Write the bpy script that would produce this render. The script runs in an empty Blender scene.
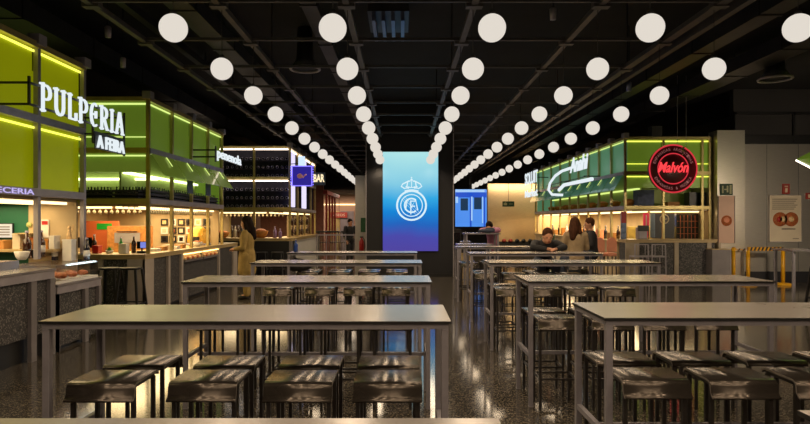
import bpy, math, random
from mathutils import Vector, Matrix
random.seed(7)
S = bpy.context.scene
COL = S.collection
PI = math.pi
F = 605.0
CAMZ = 1.55
def at(px, py, Y):
    """pixel of the photograph + distance -> world point"""
    return Vector(((px - 402) / F * Y, Y, CAMZ + (221 - py) / F * Y))
def srgb(r, g, b):
    def c(v):
        v /= 255.0
        return v / 12.92 if v <= 0.04045 else ((v + 0.055) / 1.055) ** 2.4
    return (c(r), c(g), c(b), 1.0)

# ------------------------------------------------------------------ materials
MATS = {}
def mat(name, col, rough=0.5, metal=0.0, emit=None, es=0.0, noise=0.0, nscale=8.0, coat=0.0,
        trans=0.0, bump=0.0, stretch=(1, 1, 1), alpha=1.0, spec=0.5):
    if name in MATS: return MATS[name]
    m = bpy.data.materials.new(name); m.use_nodes = True
    nt = m.node_tree; N = nt.nodes; L = nt.links
    b = N['Principled BSDF']
    c = tuple(col) if len(col) == 4 else tuple(col) + (1.0,)
    b.inputs['Base Color'].default_value = c
    b.inputs['Roughness'].default_value = rough
    b.inputs['Metallic'].default_value = metal
    b.inputs['Coat Weight'].default_value = coat
    b.inputs['Specular IOR Level'].default_value = spec
    b.inputs['Transmission Weight'].default_value = trans
    b.inputs['Alpha'].default_value = alpha
    if emit is not None:
        b.inputs['Emission Color'].default_value = tuple(emit) if len(emit) == 4 else tuple(emit) + (1.0,)
        b.inputs['Emission Strength'].default_value = es
    if noise > 0 or bump > 0:
        tc = N.new('ShaderNodeTexCoord'); mp = N.new('ShaderNodeMapping')
        mp.inputs['Scale'].default_value = stretch
        nz = N.new('ShaderNodeTexNoise'); nz.inputs['Scale'].default_value = nscale
        nz.inputs['Detail'].default_value = 4
        L.new(tc.outputs['Object'], mp.inputs['Vector']); L.new(mp.outputs['Vector'], nz.inputs['Vector'])
        if noise > 0:
            rp = N.new('ShaderNodeValToRGB')
            rp.color_ramp.elements[0].position = 0.3; rp.color_ramp.elements[1].position = 0.7
            rp.color_ramp.elements[0].color = tuple(x * (1 - noise) for x in c[:3]) + (1,)
            rp.color_ramp.elements[1].color = tuple(min(1, x * (1 + noise)) for x in c[:3]) + (1,)
            L.new(nz.outputs['Fac'], rp.inputs['Fac']); L.new(rp.outputs['Color'], b.inputs['Base Color'])
        if bump > 0:
            bp = N.new('ShaderNodeBump'); bp.inputs['Strength'].default_value = bump
            bp.inputs['Distance'].default_value = 0.01
            L.new(nz.outputs['Fac'], bp.inputs['Height']); L.new(bp.outputs['Normal'], b.inputs['Normal'])
    MATS[name] = m
    return m

def speckle(name, base, light, dark, scale, rough, coat=0.0, amount=0.5, spec=0.5):
    m = bpy.data.materials.new(name); m.use_nodes = True
    nt = m.node_tree; N = nt.nodes; L = nt.links; b = N['Principled BSDF']
    tc = N.new('ShaderNodeTexCoord')
    v = N.new('ShaderNodeTexVoronoi'); v.inputs['Scale'].default_value = scale
    v2 = N.new('ShaderNodeTexNoise'); v2.inputs['Scale'].default_value = scale * 0.7; v2.inputs['Detail'].default_value = 3
    L.new(tc.outputs['Object'], v.inputs['Vector']); L.new(tc.outputs['Object'], v2.inputs['Vector'])
    sep = N.new('ShaderNodeSeparateColor'); L.new(v.outputs['Color'], sep.inputs['Color'])
    r = N.new('ShaderNodeValToRGB'); r.color_ramp.interpolation = 'CONSTANT'
    e = r.color_ramp.elements
    e[0].position = 0; e[0].color = dark
    e[1].position = 0.3; e[1].color = base
    x = e.new(1 - amount * 0.5); x.color = light
    L.new(sep.outputs['Red'], r.inputs['Fac'])
    mx = N.new('ShaderNodeMix'); mx.data_type = 'RGBA'
    mx.inputs[0].default_value = 0.5
    r2 = N.new('ShaderNodeValToRGB'); r2.color_ramp.elements[0].position = .4; r2.color_ramp.elements[1].position = .65
    r2.color_ramp.elements[0].color = dark; r2.color_ramp.elements[1].color = base
    L.new(v2.outputs['Fac'], r2.inputs['Fac'])
    L.new(r.outputs['Color'], mx.inputs[6]); L.new(r2.outputs['Color'], mx.inputs[7])
    L.new(mx.outputs[2], b.inputs['Base Color'])
    b.inputs['Roughness'].default_value = rough; b.inputs['Coat Weight'].default_value = coat
    b.inputs['Specular IOR Level'].default_value = spec
    MATS[name] = m
    return m

def emis(name, col, s):
    return mat(name, (0.02, 0.02, 0.02), 0.6, emit=col, es=s, spec=0.0)

M_floor = speckle('terrazzo_floor', (0.085, 0.072, 0.056, 1), (0.36, 0.30, 0.22, 1), (0.018, 0.015, 0.012, 1), 95, 0.115, 0.0, 0.40, spec=0.9)
M_stone = speckle('speckled_stone', (0.065, 0.06, 0.06, 1), (0.30, 0.27, 0.25, 1), (0.012, 0.012, 0.012, 1), 75, 0.6, 0, 0.4)
M_ceil = mat('soot_black', (0.006, 0.006, 0.007), 0.9, noise=.4, nscale=2)
M_beam = mat('dark_beam_paint', (0.060, 0.055, 0.055), 0.5, noise=.2, nscale=5)
M_duct = mat('dark_duct_metal', (0.035, 0.033, 0.036), 0.45, metal=.4, noise=.3, nscale=3)
M_bluelit = mat('blue_lit_duct_metal', (0.16, 0.18, 0.28), 0.35, metal=.6, noise=.2, nscale=4)  # blue light falling on the air units is put into this base colour
M_darkwall = mat('dark_wall_paint', (0.022, 0.020, 0.020), 0.8, noise=.2, nscale=1)
M_black = mat('black_metal', (0.012, 0.012, 0.013), 0.4, noise=.1, nscale=9)
M_blackmatte = mat('black_matte_panel', (0.006, 0.006, 0.009), 0.55, noise=.1, nscale=2)
M_frame = mat('grey_powder_coat', (0.27, 0.25, 0.28), 0.42, metal=.15, noise=.08, nscale=20)
M_top = mat('pale_laminate', (0.29, 0.26, 0.235), 0.23, noise=.05, nscale=3, spec=1.0)
M_top.node_tree.nodes['Principled BSDF'].inputs['IOR'].default_value = 1.75
M_topedge = mat('black_laminate_core', (0.012, 0.011, 0.011), 0.5, noise=.1, nscale=30)
M_seat = mat('dark_bronze_sheet', (0.115, 0.096, 0.082), 0.25, metal=.7, noise=.10, nscale=6)
M_seatedge = mat('pale_seat_edge', (0.35, 0.31, 0.28), 0.4, metal=.3, noise=.1, nscale=20)
M_leg = mat('dark_steel_tube', (0.055, 0.048, 0.045), 0.35, metal=.6, noise=.1, nscale=20)
M_globe = emis('lit_opal_glass', (0.76, 0.70, 0.62), 1.0)
M_cord = mat('thin_black_cord', (0.05, 0.045, 0.04), 0.6, noise=.1)
M_gold = mat('brass_tinted_steel', (0.50, 0.40, 0.16), 0.35, metal=.45, noise=.15, nscale=6)
M_greyst = mat('grey_lavender_steel', (0.36, 0.33, 0.36), 0.4, metal=.3, noise=.12, nscale=5)
M_pillar = mat('grey_counter_cladding', (0.19, 0.17, 0.175), 0.45, metal=.1, noise=.12, nscale=4)
M_worktop = mat('grey_steel_worktop', (0.33, 0.31, 0.33), 0.25, metal=.6, noise=.1, nscale=6)
M_wood = mat('pale_wood_ledge', (0.45, 0.33, 0.16), 0.4, noise=.2, nscale=6, stretch=(1, 8, 8))
M_ledyel = emis('yellow_green_led', (0.90, 0.90, 0.10), 1.7)
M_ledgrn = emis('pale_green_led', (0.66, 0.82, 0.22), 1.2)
M_ledwarm = emis('warm_white_led', (1.0, 0.74, 0.36), 2.6)
M_ledrose = emis('rosy_white_led', (1.0, 0.82, 0.66), 4.5)
M_panA = mat('lime_glass_panel', srgb(150, 158, 5), 0.35, emit=srgb(128, 134, 4), es=.66, noise=.12, nscale=1.2, spec=.15)
M_panB = mat('leaf_green_glass_panel', srgb(92, 128, 42), 0.4, emit=srgb(92, 114, 32), es=.60, noise=.15, nscale=1.2, spec=.2)
M_panD = mat('teal_green_glass_panel', srgb(75, 130, 100), 0.35, emit=srgb(80, 122, 92), es=.72, noise=.15, nscale=1.2, spec=.2)
M_awnB = mat('green_awning_sheet', srgb(105, 145, 40), 0.3, emit=srgb(100, 116, 40), es=.5, noise=.12, nscale=3, coat=.4)
M_awnD = mat('teal_awning_sheet', srgb(50, 120, 85), 0.3, emit=srgb(34, 90, 64), es=.4, noise=.12, nscale=3, coat=.4)
M_pale = mat('pale_green_board', srgb(165, 175, 110), 0.6, noise=.08, nscale=2)
M_cream = mat('cream_stall_lining', (0.50, 0.38, 0.22), 0.6, noise=.15, nscale=2)
M_dkgreen = mat('bottle_green_board', srgb(16, 92, 66), 0.6, noise=.15, nscale=2)
M_orange = mat('terracotta_board', srgb(190, 92, 45), 0.6, noise=.1, nscale=3)
M_white = mat('white_enamel', (0.72, 0.70, 0.66), 0.4, noise=.05)
M_steel = mat('brushed_steel_cladding', (0.66, 0.62, 0.56), 0.30, metal=.85, noise=.06, nscale=6, stretch=(1, 1, 14), bump=.03)
M_steelwarm = mat('warm_brushed_cladding', (0.62, 0.48, 0.30), 0.36, metal=.85, noise=.08, nscale=6, stretch=(1, 1, 14))
M_glass = mat('clear_glass', (0.9, 0.95, 0.93), 0.02, trans=1.0, alpha=.35)
M_neonred = emis('red_neon_tube', (1.0, 0.05, 0.06), 1.3)
M_neonrim = emis('red_neon_rim', (0.80, 0.04, 0.06), .8)
M_signred = mat('dark_red_sign_face', (0.07, 0.008, 0.010), 0.4, noise=.1, nscale=10)
M_signtext = mat('dim_rose_lettering', (0.30, 0.12, 0.12), 0.5, emit=(0.35, .12, .12), es=.5, noise=.05)
M_neonblue = emis('violet_blue_neon', (0.20, 0.16, 1.0), 1.8)
M_bluesign = emis('deep_blue_lit_face', (0.03, 0.02, 0.32), .8)
M_signwhite = emis('white_lit_lettering', (0.80, 0.88, 0.92), 1.0)
M_signback = mat('dark_sign_tray', (0.03, 0.05, 0.055), 0.4, noise=.1)
M_exit = mat('exit_sign_green', srgb(14, 50, 22), 0.5, emit=srgb(15, 60, 28), es=.05, noise=.05)
M_exitmark = mat('exit_sign_mark', srgb(150, 150, 110), 0.5, emit=srgb(150, 155, 110), es=.02, noise=.02)
M_red = mat('red_enamel', srgb(170, 22, 18), 0.4, noise=.1)
M_redsign = mat('dim_red_board', srgb(150, 50, 38), 0.5, noise=.1)
M_yellow = mat('yellow_barrier_paint', srgb(205, 150, 15), 0.4, noise=.1, nscale=6)
M_blue = mat('blue_plastic', srgb(20, 60, 140), 0.3, noise=.1)
M_green = mat('bright_green_plastic', srgb(20, 140, 40), 0.4, noise=.1)
M_poster = mat('poster_paper', srgb(205, 190, 165), 0.6, noise=.04, nscale=4)
M_posterpink = mat('pinkish_poster_paper', srgb(205, 170, 150), 0.6, noise=.04, nscale=4)
M_food = mat('baked_food', srgb(176, 96, 52), 0.6, noise=.35, nscale=30)
M_food2 = mat('pale_food', srgb(225, 190, 140), 0.6, noise=.3, nscale=30)
M_ink = mat('grey_ink', srgb(110, 100, 90), 0.7, noise=.05)
M_skin = mat('skin', srgb(196, 140, 108), 0.5, noise=.05, nscale=5)
M_hairdk = mat('dark_brown_hair', (0.014, 0.008, 0.006), 0.8, spec=.1, noise=.4, nscale=40, stretch=(1, 1, .2))
M_hairbr = mat('brown_hair', (0.07, 0.028, 0.014), 0.8, spec=.1, noise=.4, nscale=40, stretch=(1, 1, .2))
M_olive = mat('mustard_olive_cloth', (0.31, 0.21, 0.06), 0.8, noise=.15, nscale=12)
M_khaki = mat('tan_cloth', (0.42, 0.30, 0.17), 0.8, noise=.15, nscale=12)
M_blackcloth = mat('black_cloth', (0.015, 0.014, 0.016), 0.8, noise=.2, nscale=12)
M_navy = mat('navy_denim', (0.03, 0.04, 0.07), 0.8, noise=.2, nscale=12)
M_rose = mat('rose_purple_cloth', (0.40, 0.16, 0.26), 0.8, noise=.15, nscale=12)
M_shoe = mat('dark_shoe_leather', (0.02, 0.018, 0.016), 0.4, noise=.1)
M_salmon = mat('salmon_upholstery', srgb(228, 150, 118), 0.7, noise=.08, nscale=8)
M_bottle = mat('dark_bottle_glass', (0.012, 0.013, 0.03), 0.12, noise=.2, coat=.6)
M_bottleg = mat('brown_bottle_glass', (0.05, 0.015, 0.008), 0.12, noise=.2, coat=.6)
M_bottlecap = mat('bottle_foil', (0.50, 0.47, 0.66), 0.4, metal=.1, noise=.2)
M_rack = mat('dark_rack_board', (0.035, 0.032, 0.065), 0.6, noise=.2)
M_cardboard = mat('brown_cardboard', srgb(176, 124, 66), 0.7, noise=.12, nscale=6)
M_basket = mat('woven_basket', srgb(170, 110, 40), 0.7, noise=.3, nscale=30)
M_screenoff = mat('dark_monitor_glass', (0.008, 0.008, 0.01), 0.15, noise=.05)
M_monitor = mat('pale_lit_monitor', (0.3, .3, .3), 0.4, emit=srgb(178, 190, 190), es=.7, noise=.02)
M_greenscreen = mat('green_lit_menu', (0.02, .3, .1), 0.4, emit=srgb(35, 215, 90), es=.8, noise=.02)
M_darkglass = mat('dark_fridge_glass', (0.02, 0.018, 0.015), 0.1, noise=.3, nscale=12)

def screen_material():
    m = bpy.data.materials.new('blue_gradient_video_picture'); m.use_nodes = True
    nt = m.node_tree; N = nt.nodes; L = nt.links; b = N['Principled BSDF']
    tc = N.new('ShaderNodeTexCoord'); sp = N.new('ShaderNodeSeparateXYZ')
    nz = N.new('ShaderNodeTexNoise'); nz.inputs['Scale'].default_value = 1.3
    L.new(tc.outputs['Generated'], nz.inputs['Vector'])
    L.new(tc.outputs['Generated'], sp.inputs[0])
    a = N.new('ShaderNodeMath'); a.operation = 'MULTIPLY_ADD'; a.inputs[1].default_value = .16; 
    L.new(nz.outputs['Fac'], a.inputs[0]); L.new(sp.outputs['Z'], a.inputs[2])
    s = N.new('ShaderNodeMath'); s.operation = 'SUBTRACT'; s.inputs[1].default_value = .08
    L.new(a.outputs[0], s.inputs[0])
    r = N.new('ShaderNodeValToRGB'); e = r.color_ramp.elements
    e[0].position = 0.0; e[0].color = srgb(72, 62, 150)
    e[1].position = 1.0; e[1].color = srgb(165, 216, 218)
    for p, c in ((.14, srgb(66, 66, 158)), (.27, srgb(24, 92, 178)), (.40, srgb(0, 122, 200)), (.52, srgb(40, 156, 212)), (.68, srgb(120, 190, 214))):
        x = e.new(p); x.color = c
    L.new(s.outputs[0], r.inputs['Fac']); L.new(r.outputs['Color'], b.inputs['Emission Color'])
    b.inputs['Emission Strength'].default_value = 1.15
    b.inputs['Base Color'].default_value = (0.01, 0.01, 0.01, 1); b.inputs['Roughness'].default_value = .6; b.inputs['Specular IOR Level'].default_value = .1
    return m
M_screen = screen_material()
M_crest = emis('white_crest_picture', (0.70, 0.88, 0.96), 1.0)

# ------------------------------------------------------------------ mesh builder
class MB:
    def __init__(s): s.v = []; s.f = []; s.mi = []; s.sm = []
    def add(s, vs, fs, mi=0, smooth=False):
        o = len(s.v); s.v += [tuple(v) for v in vs]
        for f in fs:
            s.f.append(tuple(i + o for i in f)); s.mi.append(mi); s.sm.append(smooth)
        return s
    def box(s, a, b, mi=0):
        x0, x1 = sorted((a[0], b[0])); y0, y1 = sorted((a[1], b[1])); z0, z1 = sorted((a[2], b[2]))
        return s.add([(x0,y0,z0),(x1,y0,z0),(x1,y1,z0),(x0,y1,z0),(x0,y0,z1),(x1,y0,z1),(x1,y1,z1),(x0,y1,z1)],
              [(0,3,2,1),(4,5,6,7),(0,1,5,4),(1,2,6,5),(2,3,7,6),(3,0,4,7)], mi)
    def bar(s, p, q, w=.02, h=None, n=4, mi=0, up=(0,0,1), w2=None):
        """prism between two points; n=4 gives a square bar, more gives a round tube"""
        p = Vector(p); q = Vector(q); d = q - p
        if d.length < 1e-7: return s
        d.normalize(); u = Vector(up)
        if abs(d.dot(u)) > .99: u = Vector((0,1,0))
        a = d.cross(u).normalized(); b = a.cross(d).normalized()
        if h is None: h = w
        r2 = 1 if w2 is None else w2 / w
        vs = []
        for c, k in ((p, 1), (q, r2)):
            for i in range(n):
                if n == 4:
                    sx, sy = [(-1,-1),(1,-1),(1,1),(-1,1)][i]
                    vs.append(c + a*sx*w/2*k + b*sy*h/2*k)
                else:
                    t = 2*PI*i/n; vs.append(c + a*math.cos(t)*w/2*k + b*math.sin(t)*h/2*k)
        fs = [(i, (i+1) % n, n + (i+1) % n, n + i) for i in range(n)]
        fs += [tuple(range(n-1, -1, -1)), tuple(range(n, 2*n))]
        return s.add(vs, fs, mi, n > 4)
    def path(s, pts, w, n=6, closed=False, mi=0):
        pts = [Vector(p) for p in pts]
        k = len(pts)
        vs = []; a_prev = None
        for i, p in enumerate(pts):
            if closed: d = pts[(i+1) % k] - pts[i-1]
            else: d = pts[min(i+1, k-1)] - pts[max(i-1, 0)]
            d.normalize()
            if a_prev is None:
                u = Vector((0,0,1)) if abs(d.z) < .9 else Vector((0,1,0))
                a = d.cross(u).normalized()
            else:
                a = (a_prev - d * a_prev.dot(d)).normalized()
            a_prev = a; b = a.cross(d).normalized()
            for j in range(n):
                t = 2*PI*j/n; vs.append(p + a*math.cos(t)*w/2 + b*math.sin(t)*w/2)
        fs = []
        m = k if closed else k-1
        for i in range(m):
            for j in range(n):
                i2 = (i+1) % k
                fs.append((i*n+j, i*n+(j+1) % n, i2*n+(j+1) % n, i2*n+j))
        if not closed:
            fs += [tuple(range(n-1, -1, -1)), tuple(range((k-1)*n, k*n))]
        return s.add(vs, fs, mi, True)
    def lathe(s, prof, c=(0,0,0), n=16, mi=0):
        vs = []; fs = []
        for r, z in prof:
            for j in range(n):
                t = 2*PI*j/n; vs.append((c[0]+r*math.cos(t), c[1]+r*math.sin(t), c[2]+z))
        for i in range(len(prof)-1):
            for j in range(n):
                fs.append((i*n+j, i*n+(j+1) % n, (i+1)*n+(j+1) % n, (i+1)*n+j))
        fs += [tuple(range(n-1, -1, -1)), tuple(range((len(prof)-1)*n, len(prof)*n))]
        return s.add(vs, fs, mi, True)
    def ell(s, c, r, n=14, m=9, mi=0):
        vs = [(c[0], c[1], c[2]-r[2])]; fs = []
        for i in range(1, m):
            p = PI*i/m - PI/2
            for j in range(n):
                t = 2*PI*j/n
                vs.append((c[0]+r[0]*math.cos(p)*math.cos(t), c[1]+r[1]*math.cos(p)*math.sin(t), c[2]+r[2]*math.sin(p)))
        vs.append((c[0], c[1], c[2]+r[2])); T = len(vs)-1
        for j in range(n):
            fs.append((0, 1+(j+1) % n, 1+j)); fs.append((T, T-n+j, T-n+(j+1) % n))
        for i in range(m-2):
            for j in range(n):
                a = 1+i*n; fs.append((a+j, a+(j+1) % n, a+n+(j+1) % n, a+n+j))
        return s.add(vs, fs, mi, True)
    def prism(s, pts, h0, h1, axis='y', mi=0):
        """outline (u,v) extruded: axis y -> (u,h,v); x -> (h,u,v); z -> (u,v,h)"""
        def P(u, v, h): return {'y': (u, h, v), 'x': (h, u, v), 'z': (u, v, h)}[axis]
        n = len(pts)
        vs = [P(u, v, h0) for u, v in pts] + [P(u, v, h1) for u, v in pts]
        fs = [(i, (i+1) % n, n+(i+1) % n, n+i) for i in range(n)] + [tuple(range(n-1, -1, -1)), tuple(range(n, 2*n))]
        return s.add(vs, fs, mi)
    def mesh(s, name, mats):
        me = bpy.data.meshes.new(name); me.from_pydata(s.v, [], s.f)
        for m in (mats if isinstance(mats, (list, tuple)) else [mats]): me.materials.append(m)
        me.polygons.foreach_set('material_index', s.mi); me.polygons.foreach_set('use_smooth', s.sm)
        me.update()
        import bmesh
        bm = bmesh.new(); bm.from_mesh(me); bmesh.ops.recalc_face_normals(bm, faces=bm.faces); bm.to_mesh(me); bm.free()
        return me
    def build(s, name, mats, parent=None, loc=(0,0,0), rz=0, bevel=0):
        o = bpy.data.objects.new(name, s.mesh(name, mats)); COL.objects.link(o)
        o.location = loc; o.rotation_euler.z = rz
        if parent: o.parent = parent
        if bevel:
            md = o.modifiers.new('edge', 'BEVEL'); md.width = bevel; md.segments = 2; md.limit_method = 'ANGLE'
        return o

def tag(o, label=None, cat=None, group=None, kind=None):
    if label: o['label'] = label
    if cat: o['category'] = cat
    if group: o['group'] = group
    if kind: o['kind'] = kind
    return o
def empty(name, loc=(0,0,0), rz=0):
    o = bpy.data.objects.new(name, None); COL.objects.link(o); o.location = loc; o.rotation_euler.z = rz
    o.empty_display_size = .1
    return o
KIDS = {}
def copy_tree(o, loc, rz=0, label=None, group=None):
    r = o.copy(); COL.objects.link(r); r.location = loc; r.rotation_euler = (0, 0, rz)
    if label: r['label'] = label
    if group: r['group'] = group
    for ch in KIDS.get(o.name) or list(o.children):
        c = ch.copy(); COL.objects.link(c); c.parent = r
        for g in list(ch.children):
            d = g.copy(); COL.objects.link(d); d.parent = c
    return r
def struct(name, mb, m):
    return tag(mb.build(name, m), kind='structure')
ORD = ['nearest','second','third','fourth','fifth','sixth','seventh','eighth','ninth','tenth','eleventh','twelfth','thirteenth','fourteenth','fifteenth','sixteenth','seventeenth','eighteenth','nineteenth','twentieth']

def text_mesh(txt, w, h, depth=.01, bold=0.0, shear=0.0):
    """lettering as mesh in the local XZ plane, fitted to w x h, lower left at origin, front towards -Y"""
    cu = bpy.data.curves.new('lettering', 'FONT'); cu.body = txt; cu.size = 1; cu.offset = bold; cu.shear = shear
    cu.extrude = .02; cu.resolution_u = 3
    ob = bpy.data.objects.new('tmp_lettering', cu); COL.objects.link(ob)
    dg = bpy.context.evaluated_depsgraph_get()
    me = bpy.data.meshes.new_from_object(ob.evaluated_get(dg))
    bpy.data.objects.remove(ob)
    xs = [v.co.x for v in me.vertices]; ys = [v.co.y for v in me.vertices]
    x0, x1, y0, y1 = min(xs), max(xs), min(ys), max(ys)
    sx = w/(x1-x0); sy = h/(y1-y0)
    for v in me.vertices:
        x, y, z = v.co; v.co = ((x-x0)*sx, -z/.02*depth/2, (y-y0)*sy)
    return me
def text_obj(name, txt, w, h, m, parent, loc, rz=0, **k):
    me = text_mesh(txt, w, h, **k); me.materials.clear(); me.materials.append(m)
    o = bpy.data.objects.new(name, me); COL.objects.link(o); o.location = loc; o.rotation_euler.z = rz
    if parent: o.parent = parent
    return o

# ------------------------------------------------------------------ setting
XL, XR, YB, YF, ZC = -9.0, 10.5, -4.0, 34.0, 4.9
struct('floor', MB().box((XL, YB, -.1), (XR, YF, 0)), M_floor)
struct('ceiling', MB().box((XL, YB, ZC), (XR, YF, ZC+.1)), M_ceil)
struct('wall_left', MB().box((XL-.1, YB, 0), (XL, YF, ZC)), M_darkwall)
struct('wall_right', MB().box((XR, YB, 0), (XR+.1, YF, ZC)), M_darkwall)
struct('wall_back', MB().box((XL, YB-.1, 0), (XR, YB, ZC)), mat('pale_lavender_plaster', (.62, .56, .60), .7, noise=.05, nscale=1))
struct('wall_far', MB().box((XL, YF, 0), (XR, YF+.1, ZC)), M_darkwall)
# steel clad walls
RW = 15.35
struct('wall_steel_right', MB().box((8.42, RW, 0), (XR, RW+.25, 3.62)), M_steel)
for k in range(3):
    x = 8.42 + .02 + k*.86
struct('trim_1', MB().box((8.42, RW-.03, 0), (XR, RW, .27)), M_blackmatte)
struct('trim_2', MB().box((8.42, RW-.04, 3.50), (XR, RW+.02, 3.72)).box((8.42,RW-.05,3.50),(8.47,RW,4.3)).box((9.9,RW-.05,3.5),(9.95,RW,4.3)).box((8.42,RW-.05,4.25),(XR,RW,4.3)), M_black)
struct('trim_3', MB().box((8.42, RW+.02, 3.72), (XR, RW+.2, ZC)), M_darkwall)
for k, x in enumerate((9.25, 10.05)):
    struct('trim_%d' % (4+k), MB().box((x, RW-.004, .27), (x+.008, RW, 3.5)), M_duct)
# far clad walls
FY = 27.5
struct('wall_warm_far', MB().box((3.9, FY, 0), (XR, FY+.2, 3.25)), M_steelwarm)
struct('trim_6', MB().box((3.9, FY-.02, 0), (7.4, FY, .62)), M_blackmatte)
struct('wall_corridor_end', MB().box((XL, 31, 0), (-1.2, 31.2, 2.9)), mat('warm_plaster', (.42, .27, .19), .7, noise=.1, nscale=1))
struct('trim_7', MB().box((-6.5, 30.9, 2.36), (-1.9, 30.99, 2.42)), M_ledwarm)
struct('trim_8', MB().box((XL, 26, 2.9), (-1.2, 31, 3.0)), M_darkwall)

# ceiling grid: long beams over the lamp rows and cross beams
ROWX = [-1.98, -.60, .78, 2.15, 3.43]
n = 9
for i, x in enumerate([-3.35] + ROWX):
    w = .11 if i == 5 else .07
    mb = MB().box((x-w/2, 1.0, 3.87), (x+w/2, 33.5, 3.93))
    if i == 5: mb.box((x+.20, 1.0, 3.86), (x+.28, 33.5, 4.0))
    for k in range(24):
        y = 2.4 + k*1.38*1.0
        if y < 33: mb.box((x-.09, y-.05, 3.855), (x+.09, y+.05, 3.945))
    struct('trim_%d' % n, mb, M_beam); n += 1
for k in range(22):
    y = 3.70 + k*1.38
    struct('trim_%d' % n, MB().box((-3.35, y-.016, 3.885), (3.43, y+.016, 3.925)), M_beam); n += 1
# hangers of the grid
for x in (-1.98, .76, 3.43):
    mb = MB()
    for k in range(6):
        mb.box((x-.01, 5.08+k*4.14-.01, 3.93), (x+.01, 5.08+k*4.14+.01, ZC))
    struct('trim_%d' % n, mb, M_duct); n += 1

# ducts and services under the ceiling
def ducts():
    spec = [(-5.4, 4.45, .5, .3, 2, 30, 'wide flat ventilation duct running above the left food stalls'),
            (-3.9, 4.62, .12, .12, 2, 33, 'thin dark pipe running lengthwise left of the ceiling grid'),
            (-3.0, 4.55, .34, .22, 4, 26, 'dark duct running lengthwise above the leftmost lamp row'),
            (-1.3, 4.62, .22, .14, 6, 30, 'dark cable tray above the gap between the left lamp rows'),
            (5.0, 4.5, .3, .3, 2, 30, 'dark duct running lengthwise right of the rightmost lamp row'),
            (6.6, 4.55, .5, .25, 2, 26, 'wide dark duct above the right food stall')]
    for x, z, w, h, y0, y1, lab in spec:
        r = empty('air_duct', (x, y0, z))
        tag(r, lab, 'duct')
        mb = MB()
        mb.box((-w/2, 0, -h/2), (w/2, y1-y0, h/2))
        s_ = mb; y = .5
        while y < y1-y0:
            s_.box((-w/2-.015, y, -h/2-.015), (w/2+.015, y+.04, h/2+.015)); s_.box((-.01, y+.015, h/2), (.01, y+.025, ZC-z)); y += 1.9
        mb.build('duct_body', M_duct, r)
    # bluish louvred units over the middle aisle
    for j, (x, y, lab) in enumerate(((-.22, 6.6, 'bluish louvred air unit hanging over the aisle, nearer of two'), (-.20, 9.2, 'bluish louvred air unit hanging over the aisle, farther of two'))):
        r = empty('air_unit', (x, y, 4.45)); tag(r, lab, 'air unit')
        MB().box((-.3, -.5, .12), (.3, .5, .3)).box((-.02,-.02,.3),(.02,.02,ZC-4.45)).build('housing', M_duct, r)
        for q in range(4):
            MB().bar((-.21+q*.14, -.5, .05), (-.21+q*.14, .5, .05), .05, .14).build('louvre', M_bluelit, r)
    for (px, py, Y, rad, lab) in ((305, 69, 10.5, .25, 'round ring-shaped air diffuser in the ceiling left of the screen'),
                                  (775, 79, 11.3, .28, 'round ring-shaped air diffuser in the dark ceiling at far right')):
        c = at(px, py, Y); r = empty('ring_diffuser', c); tag(r, lab, 'air diffuser')
        mb = MB(); mb.path([(rad*math.cos(t*PI/12), rad*math.sin(t*PI/12), 0) for t in range(24)], .045, 6, True)
        mb.build('ring', M_greyst, r)
        d = MB(); d.lathe([(rad*.95, .03), (rad*.6, .16), (rad*.5, ZC-c.z)], n=20); d.build('duct_neck', M_duct, r)
    # small spotlights
    for (px, py, Y, lab) in ((108, 31, 8.5, 'small dark ceiling spotlight at upper left above the lime stall'),
                        (123, 62, 9.5, 'small dark ceiling spotlight above the lime stall, farther one'),
                        (553, 13, 8.0, 'small pale ceiling spotlight between the two right lamp rows'),
                        (629, 86, 10.4, 'small bluish ceiling spotlight below the thick right beam')):
        c = at(px, py, Y); r = empty('ceiling_spotlight', c); tag(r, lab, 'spotlight')
        MB().lathe([(.04, -.09), (.045, .05), (.03, .07)], n=12).build('lamp_head', M_bluelit if px == 629 else M_greyst, r)
        MB().bar((0, 0, .06), (0, 0, ZC-c.z), .015).build('stem', M_black, r)
ducts()

# ------------------------------------------------------------------ globe pendants
def lamps():
    rad = .120; zl = CAMZ + 193/F*5.24
    g0 = MB().ell((0, 0, 0), (rad, rad, rad), 28, 18).mesh('globe', M_globe)
    c0 = MB().bar((0, 0, rad-.005), (0, 0, 3.87-zl), .008, n=6).lathe([(.03, rad-.012), (.03, rad+.02), (.012, rad+.035)], n=12).mesh('cord', M_cord)
    side = ['in the leftmost ceiling row', 'in the row just left of the screen', 'in the row just right of the screen',
            'in the second row from the right', 'in the rightmost ceiling row']
    cnt = [18, 9, 9, 18, 18]
    root = None
    for i, x in enumerate(ROWX):
        for k in list(range(cnt[i])) + [-2, -3, -4, -5]:
            Y = 5.24 + 1.41*k
            lab = 'lit white globe pendant, %s %s' % (ORD[k], side[i]) if k >= 0 else 'lit white globe pendant of the same rows, behind the viewpoint'
            grp = 'globe pendants ' + side[i] if k >= 0 else 'globe pendants behind the viewpoint'
            if root is None:
                root = empty('globe_pendant', (x, Y, zl)); tag(root, lab, 'pendant lamp', grp)
                for nm, me in (('globe', g0), ('cord', c0)):
                    o = bpy.data.objects.new(nm, me); COL.objects.link(o); o.parent = root
            else:
                copy_tree(root, (x, Y, zl), 0, lab, grp)
    # the light the globes give: one source under each of the lamps
    for i, x in enumerate(ROWX):
        for k in range(-5, cnt[i]):
            Y = 5.24 + 1.41*k
            ld = LIGHT
            o = bpy.data.objects.new('globe_light', ld); COL.objects.link(o); o.location = (x, Y, zl-rad-.09)
LIGHT = bpy.data.lights.new('globe_light', 'SPOT'); LIGHT.energy = 22; LIGHT.color = (1, .76, .50); LIGHT.shadow_soft_size = .14; LIGHT.spot_size = math.radians(168); LIGHT.spot_blend = .5
lamps()

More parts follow.
